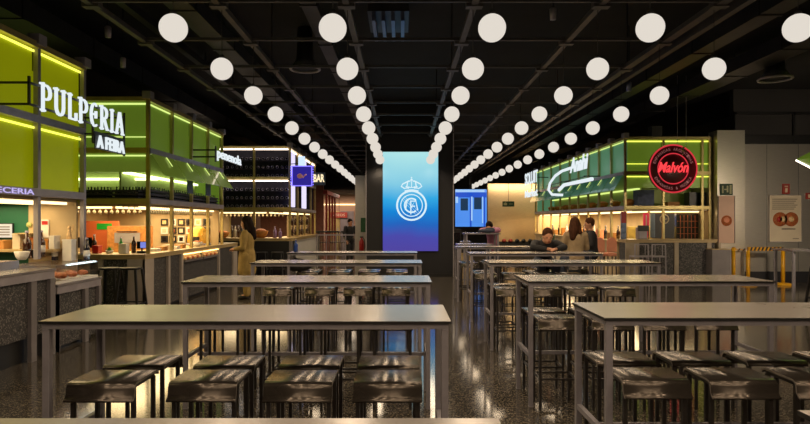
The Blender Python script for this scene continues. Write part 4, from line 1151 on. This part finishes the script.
# ------------------------------------------------------------------ far right: train picture video wall, exit sign
c = at(471, 208, 24)
r = empty('video_wall', (c.x, 24, c.z)); tag(r, 'blue-lit video wall showing train windows, right of the black pillar', 'screen')
hw = 16*24/F
MB().box((-hw, 0, -.75), (hw, .12, .75)).build('screen_body', M_black, r)
m_tr = mat('train_picture_blue', (.02,.02,.02), .4, emit=srgb(70, 140, 235), es=1.0, noise=0)
MB().box((-hw+.01, -.01, -.74), (hw-.01, -.001, .74)).build('screen_picture', m_tr, r)
tr = MB()
mwin = emis('train_window_dark', srgb(12, 50, 80), 1.0); mlit = emis('train_body_light', srgb(165, 205, 245), 1.0); mdeep = emis('train_deep_blue', srgb(25, 80, 200), 1.0)
MB().box((-hw+.02, -.014, .42), (hw-.02, -.011, .62)).box((-.05, -.014, -.74), (.02, -.011, .6)).box((.50, -.014, -.74), (.56, -.011, .5)).build('picture_trim', mdeep, r)
MB().box((-hw+.22, -.014, -.1), (-.12, -.011, .38)).box((.12, -.014, -.05), (.42, -.011, .42)).build('picture_window', mwin, r)
MB().box((-.0, -.016, -.5), (.06, -.0145, .45)).box((.44, -.016, -.6), (.48, -.0145, .45)).box((-hw+.02, -.016, .2), (-hw+.12, -.0145, .45)).box((-hw+.02, -.016, .63), (hw-.1, -.0145, .73)).build('picture_highlight', mlit, r)
MB().box((-.04, .02, .75), (.04, .08, ZC-c.z)).build('mount', M_black, r)
c = at(508.5, 204, 25.5)
r = empty('exit_sign', c); tag(r, 'small green exit sign in front of the warm far wall', 'sign')
MB().box((-.25, 0, -.11), (.25, .05, .11)).build('sign_face', M_exit, r)
MB().box((-.20, -.006, -.05), (-.06, -.001, .05)).bar((.02, -.004, 0), (.18, -.004, 0), .005, .03).box((-.15, -.006, .03), (-.11, -.001, .08)).build('running_figure', M_exitmark, r)
MB().bar((0, .02, .11), (0, .02, ZC-c.z), .015).build('hanging_wire', M_black, r)
# row of vent holes low on far wall
for q in range(5):
    c = at(504+q*6.5, 241, FY)
    o = empty('round_vent', (c.x, FY, c.z)); tag(o, 'small round dark vent low on the warm far wall, %s from left' % ['first', 'second', 'third', 'fourth', 'fifth'][q], 'vent')
    mb = MB().lathe([(.001, 0), (.09, 0), (.10, .02), (.001, .02)], n=16); mb.v = [(x, -z, y) for x, y, z in mb.v]; mb.build('vent_cover', M_redsign if q < 2 else M_black, o)
# high standing table with jacket, and lower table
def side_table(x0, x1, y, z, label, d=.6):
    o = empty('high_table', ((x0+x1)/2, y, 0)); tag(o, label, 'table')
    wbox(o, (x0, y, z-.03), (x1, y+d, z), 'tabletop', M_worktop)
    for x in (x0+.05, x1-.05):
        for yy in (y+.05, y+d-.05): wbox(o, (x-.02, yy-.02, 0), (x+.02, yy+.02, z-.03), 'leg', M_frame)
    return o
side_table(1.45, 2.28, 14.0, 1.27, 'tall grey standing table where a person rests their head')
side_table(1.2, 1.95, 13.0, 1.05, 'grey table at the right foot of the black pillar')
j = empty('folded_jacket', (1.98, 14.15, 1.27)); tag(j, 'dark jacket heaped on the tall standing table', 'jacket')
MB().ell((0, 0, .05), (.20, .12, .05), 16, 8).ell((.08, .03, .08), (.12, .09, .05), 12, 8).build('jacket_body', M_navy, j)
r = empty('waste_bin', (1.62, 15.6, 0)); tag(r, 'beige waste bin station beside the black pillar', 'waste bin')
MB().box((-.11, -.2, 0), (.13, .2, 1.0)).build('bin_body', M_wood, r)
MB().box((-.11, -.21, .74), (.11, -.2, .90)).build('bin_flap', M_black, r)
MB().box((-.12, -.21, 1.0), (.14, .21, 1.03)).build('bin_top', M_worktop, r)
r = empty('payment_kiosk', (1.9, 16.2, 0)); r.location = (1.40+.25, 18.5, 0); tag(r, 'dark upright kiosk just right of the black pillar', 'kiosk')
MB().box((-.15, -.1, 0), (.15, .1, 1.3)).build('kiosk_body', M_black, r)
MB().box((-.12, -.11, .8), (.12, -.1, 1.2)).build('kiosk_screen', M_screenoff, r)

# ------------------------------------------------------------------ right wall: pier, posters, barrier
r = empty('clad_pier', (8.02, 14.85, 0)); tag(r, 'pinkish steel-clad pier between the green stall and the steel wall', 'pillar')
wbox(r, (7.72+.02, 14.85, 0), (8.415, RW-.06, 3.78), 'pier_body', M_steel)
def poster(c, w, h, label, m, round_food=True):
    o = empty('food_poster', c); tag(o, label, 'poster')
    MB().box((-w/2, 0, -h/2), (w/2, .02, h/2)).build('sheet', m, o)
    fb = MB().path([(-w/2, -.004, -h/2), (w/2, -.004, -h/2), (w/2, -.004, h/2), (-w/2, -.004, h/2)], .018, 4, True); fb.build('frame', M_greyst, o)
    return o
c = at(726.5, 219.5, 14.83); o = poster(c, .40, 1.16, 'narrow poster with a round pie on the pinkish pier', M_posterpink)
mb = MB().lathe([(.001, 0), (.13, 0), (.13, .012), (.001, .012)], n=24); mb.v = [(x, -z, y-.03) for x, y, z in mb.v]; mb.build('picture_pie', M_food, o)
mb = MB().lathe([(.001, 0), (.07, 0), (.07, .016), (.001, .016)], n=20); mb.v = [(x, -z, y-.01) for x, y, z in mb.v]; mb.build('picture_topping', M_salmon, o)
c = at(785.5, 218.5, RW-.02); o = poster(c, .82, 1.18, 'large poster with two plates of food on the steel wall', M_poster)
for dx, m in ((-.14, M_food), (.14, M_food)):
    mb = MB().lathe([(.001, 0), (.18, 0), (.18, .012), (.001, .012)], n=24); mb.v = [(x+dx, -z, y-.02) for x, y, z in mb.v]; mb.build('picture_plate', m, o)
for dx, m in ((-.16, M_red), (-.08, M_food2), (.14, M_food2)):
    mb = MB().lathe([(.001, 0), (.07, 0), (.07, .016), (.001, .016)], n=16); mb.v = [(x+dx, -z, y-.02) for x, y, z in mb.v]; mb.build('picture_food', m, o)
for q in range(6): MB().box((-.34, -.004, .48-q*.05), (.30-.04*(q % 3), -.001, .50-q*.05)).build('text_line', M_ink, o)
MB().box((-.1, -.004, -.28), (.25, -.001, -.25)).box((.18, -.004, -.52), (.34, -.001, -.50)).build('text_line', M_ink, o)
c = at(726, 189.5, 14.84); o = empty('exit_sign', c); tag(o, 'green emergency exit sign above the narrow pie poster', 'sign')
MB().box((-.15, -.03, -.14), (.15, .0, .14)).build('sign_face', M_exit, o)
MB().box((-.11, -.036, -.09), (-.08, -.031, .09)).box((.0, -.036, -.07), (.04, -.031, .09)).bar((-.06, -.034, 0), (.02, -.034, .0), .005, .03).box((.07, -.036, -.11), (.12, -.031, .11)).build('running_figure', M_exitmark, o)
c = at(785.5, 189, RW-.005); o = empty('fire_sign', c); tag(o, 'small red fire equipment sign above the large poster', 'sign')
MB().box((-.09, -.03, -.13), (.09, -.0, .13)).build('sign_face', M_redsign, o)
MB().box((-.03, -.035, -.09), (.03, -.031, .02)).box((-.04, -.035, .05), (.04, -.031, .08)).build('sign_mark', M_poster, o)
c = at(808.5, 196, RW-.005); o = empty('fire_sign', c); tag(o, 'small dim red sign at the right edge of the steel wall', 'sign')
MB().box((-.08, -.03, -.08), (.08, -.0, .08)).build('sign_face', M_redsign, o)
MB().box((-.03, -.035, -.04), (.03, -.031, .04)).build('sign_mark', M_poster, o)
# barrier
for q, (pxs, lab) in enumerate((((748, 783), 'yellow barrier with a black and yellow striped bar before the steel wall'), ((733.5,), 'single yellow post left of the striped barrier'))):
    c0_ = at(pxs[0], 285, 14.65)
    o = empty('striped_barrier' if q == 0 else 'barrier_post', (c0_.x, 14.65, 0)); tag(o, lab, 'barrier')
    for px in pxs:
        dx = at(px, 285, 14.65).x - c0_.x
        b_ = .20 if q == 0 else .12
        MB().lathe([(b_, 0), (b_, .03), (b_*.8, .05), (.05, .06)], (dx, 0, 0), n=20).build('base', M_yellow, o)
        MB().bar((dx, 0, .05), (dx, 0, .84), .09, n=12).build('post', M_yellow, o)
    if q == 0:
        L_ = at(783, 285, 14.65).x - c0_.x
        MB().box((0, -.03, .83), (L_, .03, .92)).build('bar', M_yellow, o)
        mb = MB()
        for k in range(9):
            u = .02 + k*L_/9.2
            mb.prism([(u, .83), (u+.045, .83), (u+.085, .92), (u+.04, .92)], -.034, -.030)
        mb.build('stripe', M_black, o)
    else:
        MB().ell((0, 0, .87), (.06, .06, .05), 12, 8).build('post_cap', M_yellow, o)
        MB().bar((0, 0, .85), (.29, 0, .86), .05, .02).build('tape', M_yellow, o)
        MB().prism([(.08,.835),(.12,.835),(.16,.885),(.12,.885)], -.03, -.026).prism([(.2,.835),(.24,.835),(.28,.885),(.24,.885)], -.03, -.026).build('stripe', M_black, o)
# low cabinet left of barrier
o = empty('low_cabinet', (7.66, 14.5, 0)); tag(o, 'low grey cabinet at the foot of the pinkish pier', 'cabinet')
MB().box((-.22, -.0, 0), (.22, .34, .86)).build('cabinet_body', M_pillar, o)
MB().box((-.23, -.01, .86), (.23, .34, .88)).build('cabinet_top', M_wood, o)
# table and stool at the right edge, with green awning of next stall
side_table(6.65, 8.6, 10.3, 1.06, 'grey high table at the right edge before the steel wall')
def black_stool(x, y, label, h=.82, group=None):
    o = empty('black_bar_stool', (x, y, 0)); tag(o, label, 'bar stool', group)
    MB().lathe([(.001, h-.035), (.15, h-.03), (.165, h-.01), (.16, h), (.001, h-.004)], n=18).build('seat', M_black, o)
    for sx in (-1, 1):
        for sy in (-1, 1): MB().bar((sx*.19, sy*.19, 0), (sx*.12, sy*.12, h-.03), .032).build('leg', M_black, o)
    MB().bar((-.17, -.17, .26), (.17, -.17, .26), .02).bar((-.17, .17, .26), (.17, .17, .26), .02).bar((-.17, -.17, .26), (-.17, .17, .26), .02).bar((.17, -.17, .26), (.17, .17, .26), .02).build('foot_rail', M_black, o)
black_stool(7.0, 10.05, 'black bar stool at the grey table at the right edge')
for q, px in enumerate((110, 131)):
    black_stool(at(px, 270, 9.5).x, 9.5, 'black bar stool between the left stalls, %s one' % ['left', 'right'][q])
for q, px in enumerate((217, 232)):
    black_stool(at(px, 270, 15.9).x, 15.95, 'black bar stool past the end of the green stall counter, %s one' % ['left', 'right'][q])
for q in range(7):
    black_stool(-3.35-.42*q, 16.25, 'black bar stool under the wine bar counter, %s from right' % ['first', 'second', 'third', 'fourth', 'fifth', 'sixth', 'seventh'][q], .72, 'black stools at the wine bar')
r = empty('food_stall', at(803, 160, 10.4)); tag(r, 'food stall showing only the lit-edged tip of its green awning at the right border', 'food stall')
l = r.location; x0 = at(797, 160, 10.4).x - l.x
MB().add([(x0, 0, .02), (x0+1.8, 0, .98), (x0+1.8, -1.2, .98), (x0, -1.2, .02), (x0, 0, 0), (x0+1.8, 0, -.9), (x0+1.8, -1.2, -.9), (x0, -1.2, 0)],
         [(0,1,2,3),(7,6,5,4),(0,4,5,1),(1,5,6,2),(2,6,7,3),(3,7,4,0)]).build('awning_sheet', M_panB, r)
MB().bar((x0, .015, 0), (x0+1.8, .015, -.92), .03).build('led_strip', M_ledrose, r)
wbox(r, (10.30, 3.5, .0), (10.34, 10.2, 2.70), 'added_back_panel', M_cream)  # unseen panel added for the steel wall to reflect
wbox(r, (10.30, 3.5, 2.78), (10.34, 10.2, 3.6), 'upper_panel', M_panB)  # unseen glowing panel, added for the same reflection
for z in (3.5, 2.05): wbox(r, (10.24, 3.5, z), (10.28, 10.2, z+.05), 'led_strip', M_ledyel if z > 3 else M_ledwarm)  # unseen glowing strips added to brighten what the steel wall mirrors
MB().bar((at(808.5, 120, 10.4).x-l.x+.12, 0, -2.7), (at(808.5, 120, 10.4).x-l.x+.12, 0, ZC-l.z), .03).build('support_post', M_greyst, r)

# ------------------------------------------------------------------ people
def blob(parts, voxel, name, m, parent):
    mb = MB()
    for p in parts:
        if p[0] == 'e': mb.ell(p[1], p[2], 14, 9)
        else:
            pts, rs = p[1], p[2]
            for i in range(len(pts)-1):
                a, b = Vector(pts[i]), Vector(pts[i+1])
                mb.bar(a, b, rs[i]*2, n=12, w2=rs[i+1]*2)
            for q, rr in zip(pts, rs): mb.ell(q, (rr, rr, rr), 12, 8)
    me = mb.mesh(name, m)
    o = bpy.data.objects.new(name, me); COL.objects.link(o)
    md = o.modifiers.new('fuse', 'REMESH'); md.mode = 'VOXEL'; md.voxel_size = voxel
    s = o.modifiers.new('soft', 'SMOOTH'); s.iterations = 3; s.factor = .5
    dg = bpy.context.evaluated_depsgraph_get()
    m2 = bpy.data.meshes.new_from_object(o.evaluated_get(dg)); m2.name = name
    bpy.data.objects.remove(o)
    m2.materials.clear(); m2.materials.append(m)
    for p in m2.polygons: p.use_smooth = True; p.material_index = 0
    o = bpy.data.objects.new(name, m2); COL.objects.link(o); o.parent = parent
    return o
def hand(w, d, up, s):
    """palm and five fingers from wrist w along direction d"""
    w = Vector(w); d = Vector(d).normalized(); up = Vector(up).normalized(); side = d.cross(up).normalized()*s
    P_ = [('t', [w, w+d*.04, w+d*.085], [.022, .027, .026]), ('e', w+d*.055, (.032, .032, .02))]
    for k, L_ in enumerate((.062, .072, .068, .052)):
        b = w+d*.08+side*(.027-.018*k)
        P_.append(('t', [b, b+d*L_*.5, b+d*L_*.85-up*L_*.35], [.0095, .009, .008]))
    b = w+d*.02+side*.028
    P_.append(('t', [b, b+side*.03+d*.03, b+side*.035+d*.06-up*.01], [.012, .0105, .009]))
    return P_
def person(label, loc, rz, J, top, bottom, hair, longhair, sleeve=1.0, coat=False, f=1.0):
    r = empty('person', loc, rz); tag(r, label, 'person')
    V = {k: Vector(v) for k, v in J.items()}
    head = V['head']
    fwd = (V['nose']-head).normalized()
    parts = [('e', head, (.078, .094, .115)), ('e', head+Vector((0,0,-.06))+fwd*.03, (.055, .06, .06)),
             ('t', [V['neck'], head+Vector((0,0,-.06))], [.055, .052]),
             ('e', head+fwd*.095+Vector((0,0,-.015)), (.013, .016, .02)),
             ('t', [V['neck'], V['chest'], V['waist'], V['pelvis']], [.07, .135, .12, .14])]
    sd = fwd.cross(Vector((0,0,1))).normalized()
    for s in (-1, 1): parts.append(('e', head+sd*.078*s+Vector((0,0,-.01)), (.014, .018, .028)))
    body = list(parts); topc = [('t', [V['neck']+(V['chest']-V['neck'])*.25, V['chest'], V['waist'], V['pelvis']], [.085, .150, .138, .155])]
    bot = [('t', [V['waist']+(V['pelvis']-V['waist'])*.6, V['pelvis']], [.142, .150])]
    for s, n_ in ((-1, 'r'), (1, 'l')):
        sh, el, wr = V['sh'+n_], V['el'+n_], V['wr'+n_]
        body.append(('t', [V['chest'], sh, el, wr], [.09, .056, .043, .028]))
        body += hand(wr, (wr-el), (0, 0, 1), s)
        topc.append(('t', [V['chest']+(sh-V['chest'])*.3, sh, el, el+(wr-el)*.92], [.10, .070, .056, .042]))
        hp, kn, an, to = V['hp'+n_], V['kn'+n_], V['an'+n_], V['to'+n_]
        body.append(('t', [V['pelvis'], hp, kn, an], [.12, .088, .058, .040])); body.append(('t', [an, to], [.04, .032]))
        bot.append(('t', [V['pelvis'], hp, kn, kn+(an-kn)*.95], [.13, .102, .075, .062]))
        sh_ = [('t', [an+Vector((0,0,-.03)), to], [.05, .042])]
        blob(sh_, .012, 'shoe', M_shoe, r)
    blob(body, .0095, 'body', M_skin, r)
    if coat:
        topc.append(('t', [V['pelvis'], V['pelvis']+Vector((0, 0, -.32))], [.165, .185]))
    blob(topc, .012, 'coat' if coat else 'sweater', top, r)
    blob(bot, .012, 'trousers', bottom, r)
    hp_ = [('e', head+Vector((0,0,.03))-fwd*.018, (.092, .104, .108))]
    if longhair:
        down = V.get('hairend', V['chest'])
        hp_.append(('t', [head-fwd*.05, V['neck']-fwd*.09, down-fwd*.14], [.085, .085, .055]))
        for s in (-1, 1): hp_.append(('t', [head+sd*.07*s, V['neck']+sd*.085*s-fwd*.02], [.04, .045]))
    # keep the face clear: cut hair in front of the brow plane
    o = blob(hp_, .011, 'hair', hair, r)
    fl = MB()
    for s in (-1, 1): fl.ell(head+fwd*.088+sd*.030*s+Vector((0,0,.008)), (.011, .009, .007), 8, 6)
    fl.build('eyes', M_black, r)
    MB().ell(head+fwd*.088+Vector((0,0,-.062)), (.022, .012, .007), 8, 6).build('mouth', M_redsign, r)
    return r
def legs_stand():
    return dict(hpr=(-.09, 0, .86), hpl=(.09, 0, .86), knr=(-.10, -.02, .47), knl=(.10, -.01, .47), anr=(-.10, .02, .09), anl=(.10, .02, .09), tor=(-.11, -.12, .045), tol=(.11, -.12, .045))
J = dict(head=(0, -.02, 1.52), nose=(0, -.12, 1.50), neck=(0, 0, 1.36), chest=(0, 0, 1.20), waist=(0, 0, 1.02), pelvis=(0, 0, .90),
         shr=(-.17, 0, 1.31), shl=(.17, 0, 1.31), elr=(-.22, .0, 1.03), ell=(.22, -.02, 1.03), wrr=(-.12, -.19, .99), wrl=(.13, -.20, 1.0), **legs_stand())
person('standing woman in a mustard coat and trousers with long dark hair, at the counter', (at(247, 240, 12.0).x, 12.0, 0), -PI/2, J, M_olive, M_olive, M_hairdk, True, coat=True)
# seated man leaning on the table
J = dict(head=(0, -.30, 1.30), nose=(0, -.395, 1.26), neck=(0, -.18, 1.21), chest=(0, -.10, 1.10), waist=(0, .0, .95), pelvis=(0, .04, .86),
         shr=(-.18, -.14, 1.17), shl=(.18, -.14, 1.17), elr=(-.26, -.36, 1.115), ell=(.26, -.36, 1.115), wrr=(-.06, -.46, 1.095), wrl=(.10, -.50, 1.095),
         hpr=(-.09, 0, .85), hpl=(.09, 0, .85), knr=(-.12, -.38, .80), knl=(.12, -.38, .80), anr=(-.12, -.30, .38), anl=(.12, -.30, .38), tor=(-.12, -.42, .33), tol=(.12, -.42, .33))
def seat_under(x, y, label):
    copy_tree(SP, (x, y, 0), 0, label, 'bar stools the seated people use')
Xm = at(543, 240, 10.4).x
person('seated man in a black jacket leaning over the table, head bowed', (Xm, 10.36, 0), 0, J, M_blackcloth, M_navy, M_hairbr, False)
seat_under(Xm, 10.42, 'bar stool under the seated man in black')
# woman with her back to the camera
J = dict(head=(0, -.02, 1.49), nose=(-.06, -.10, 1.47), neck=(0, 0, 1.34), chest=(0, 0, 1.20), waist=(0, .02, 1.0), pelvis=(0, .03, .87), hairend=(0, 0, 1.22),
         shr=(-.16, 0, 1.29), shl=(.16, 0, 1.29), elr=(-.22, -.05, 1.05), ell=(.22, -.05, 1.05), wrr=(-.16, -.28, 1.10), wrl=(.14, -.28, 1.10),
         hpr=(-.09, 0, .86), hpl=(.09, 0, .86), knr=(-.12, -.40, .81), knl=(.12, -.40, .81), anr=(-.12, -.34, .38), anl=(.12, -.34, .38), tor=(-.12, -.46, .33), tol=(.12, -.46, .33))
Xw = at(575.5, 240, 11.1).x
person('seated woman in a tan top seen from behind, long brown hair', (Xw, 11.1, 0), PI, J, M_khaki, M_navy, M_hairbr, True)
seat_under(Xw, 11.07, 'bar stool under the seated woman in tan')
J = dict(J); J['nose'] = (0, -.12, 1.47); J.pop('hairend')
Xp = at(590, 240, 12.6).x
person('person in dark clothes facing left beyond the woman in tan', (Xp, 12.6, 0), -PI/2, J, M_blackcloth, M_navy, M_hairbr, False)
seat_under(Xp+.05, 12.6, 'bar stool under the person in dark clothes facing left')
# person leaning with head on the tall table (facing -X)
J = dict(head=(0, -.38, 1.40), nose=(0, -.44, 1.31), neck=(0, -.22, 1.36), chest=(0, -.08, 1.28), waist=(0, .08, 1.08), pelvis=(0, .12, .93),
         shr=(-.17, -.14, 1.33), shl=(.17, -.14, 1.33), elr=(-.20, -.36, 1.325), ell=(.20, -.36, 1.325), wrr=(-.02, -.52, 1.315), wrl=(.04, -.46, 1.315),
         hpr=(-.09, .12, .87), hpl=(.09, .12, .87), knr=(-.10, .12, .47), knl=(.10, .10, .47), anr=(-.10, .16, .09), anl=(.10, .16, .09), tor=(-.11, .02, .045), tol=(.11, .02, .045))
person('dark-haired person in a rose top leaning on the tall table, head down', (2.22, 14.86, 0), -.35, J, M_rose, M_navy, M_hairdk, False)
J = dict(head=(0, -.02, 1.50), nose=(0, -.12, 1.48), neck=(0, 0, 1.35), chest=(0, 0, 1.20), waist=(0, 0, 1.02), pelvis=(0, 0, .90),
         shr=(-.18, 0, 1.31), shl=(.18, 0, 1.31), elr=(-.25, .0, 1.05), ell=(.25, -.02, 1.05), wrr=(-.22, -.12, .85), wrl=(.23, -.13, .86), **legs_stand())
person('dark-clothed person standing beyond the glass barrier, far left of the pillar', (at(350, 240, 22).x, 22.0, 0), .6, J, M_blackcloth, M_blackcloth, M_hairdk, False)

# ------------------------------------------------------------------ light the stalls give besides the visible strips, and an added wall fill
def area(name, loc, sx, sy, e, col, rot=(0, 0, 0)):
    d = bpy.data.lights.new(name, 'AREA'); d.shape = 'RECTANGLE'; d.size = sx; d.size_y = sy; d.energy = e; d.color = col
    o = bpy.data.objects.new(name, d); COL.objects.link(o); o.location = loc; o.rotation_euler = rot
    return o
area('stall_light', (-5.2, 6.2, 1.755), 1.2, 3.6, 70, (1, .74, .38))
area('stall_light', (-5.3, 12.3, 1.755), 1.6, 3.8, 120, (1, .74, .36))
area('stall_light', (-4.6, 19.2, 1.755), 2.2, 4.4, 120, (1, .74, .40))
area('stall_light', (6.7, 16.6, 1.755), 1.7, 2.2, 90, (1, .74, .38))
area('stall_light', (6.3, 21.5, 1.755), 1.2, 8.0, 260, (1, .74, .40))
area('added_wall_light', (8.2, 9.4, 2.35), 2.2, .25, 420, (1, .80, .58), (math.radians(50), 0, 0))  # unseen fill added to brighten the steel wall
area('hall_light', (5.5, 26.6, 3.2), 3.0, .3, 60, (1, .74, .45), (math.radians(20), 0, 0))
area('corridor_light', (-3.5, 29, 2.85), 3.0, 2.0, 130, (1, .72, .55))

# ------------------------------------------------------------------ world, camera, view
w = bpy.data.worlds.new('world'); S.world = w; w.use_nodes = True
w.node_tree.nodes['Background'].inputs[0].default_value = (0.5, 0.42, 0.38, 1)
w.node_tree.nodes['Background'].inputs[1].default_value = 0.02
cam = bpy.data.cameras.new('camera'); co = bpy.data.objects.new('camera', cam); COL.objects.link(co); S.camera = co
co.location = (0, 0, CAMZ); co.rotation_euler = (PI/2, 0, 0)
cam.sensor_width = 36; cam.lens = 36*F/810; cam.shift_x = 3/810; cam.shift_y = 9/810; cam.clip_end = 100; cam.clip_start = .05
S.view_settings.view_transform = 'Standard'; S.view_settings.look = 'None'; S.view_settings.gamma = 1
S.view_settings.use_curve_mapping = False; S.view_settings.exposure = 0.0
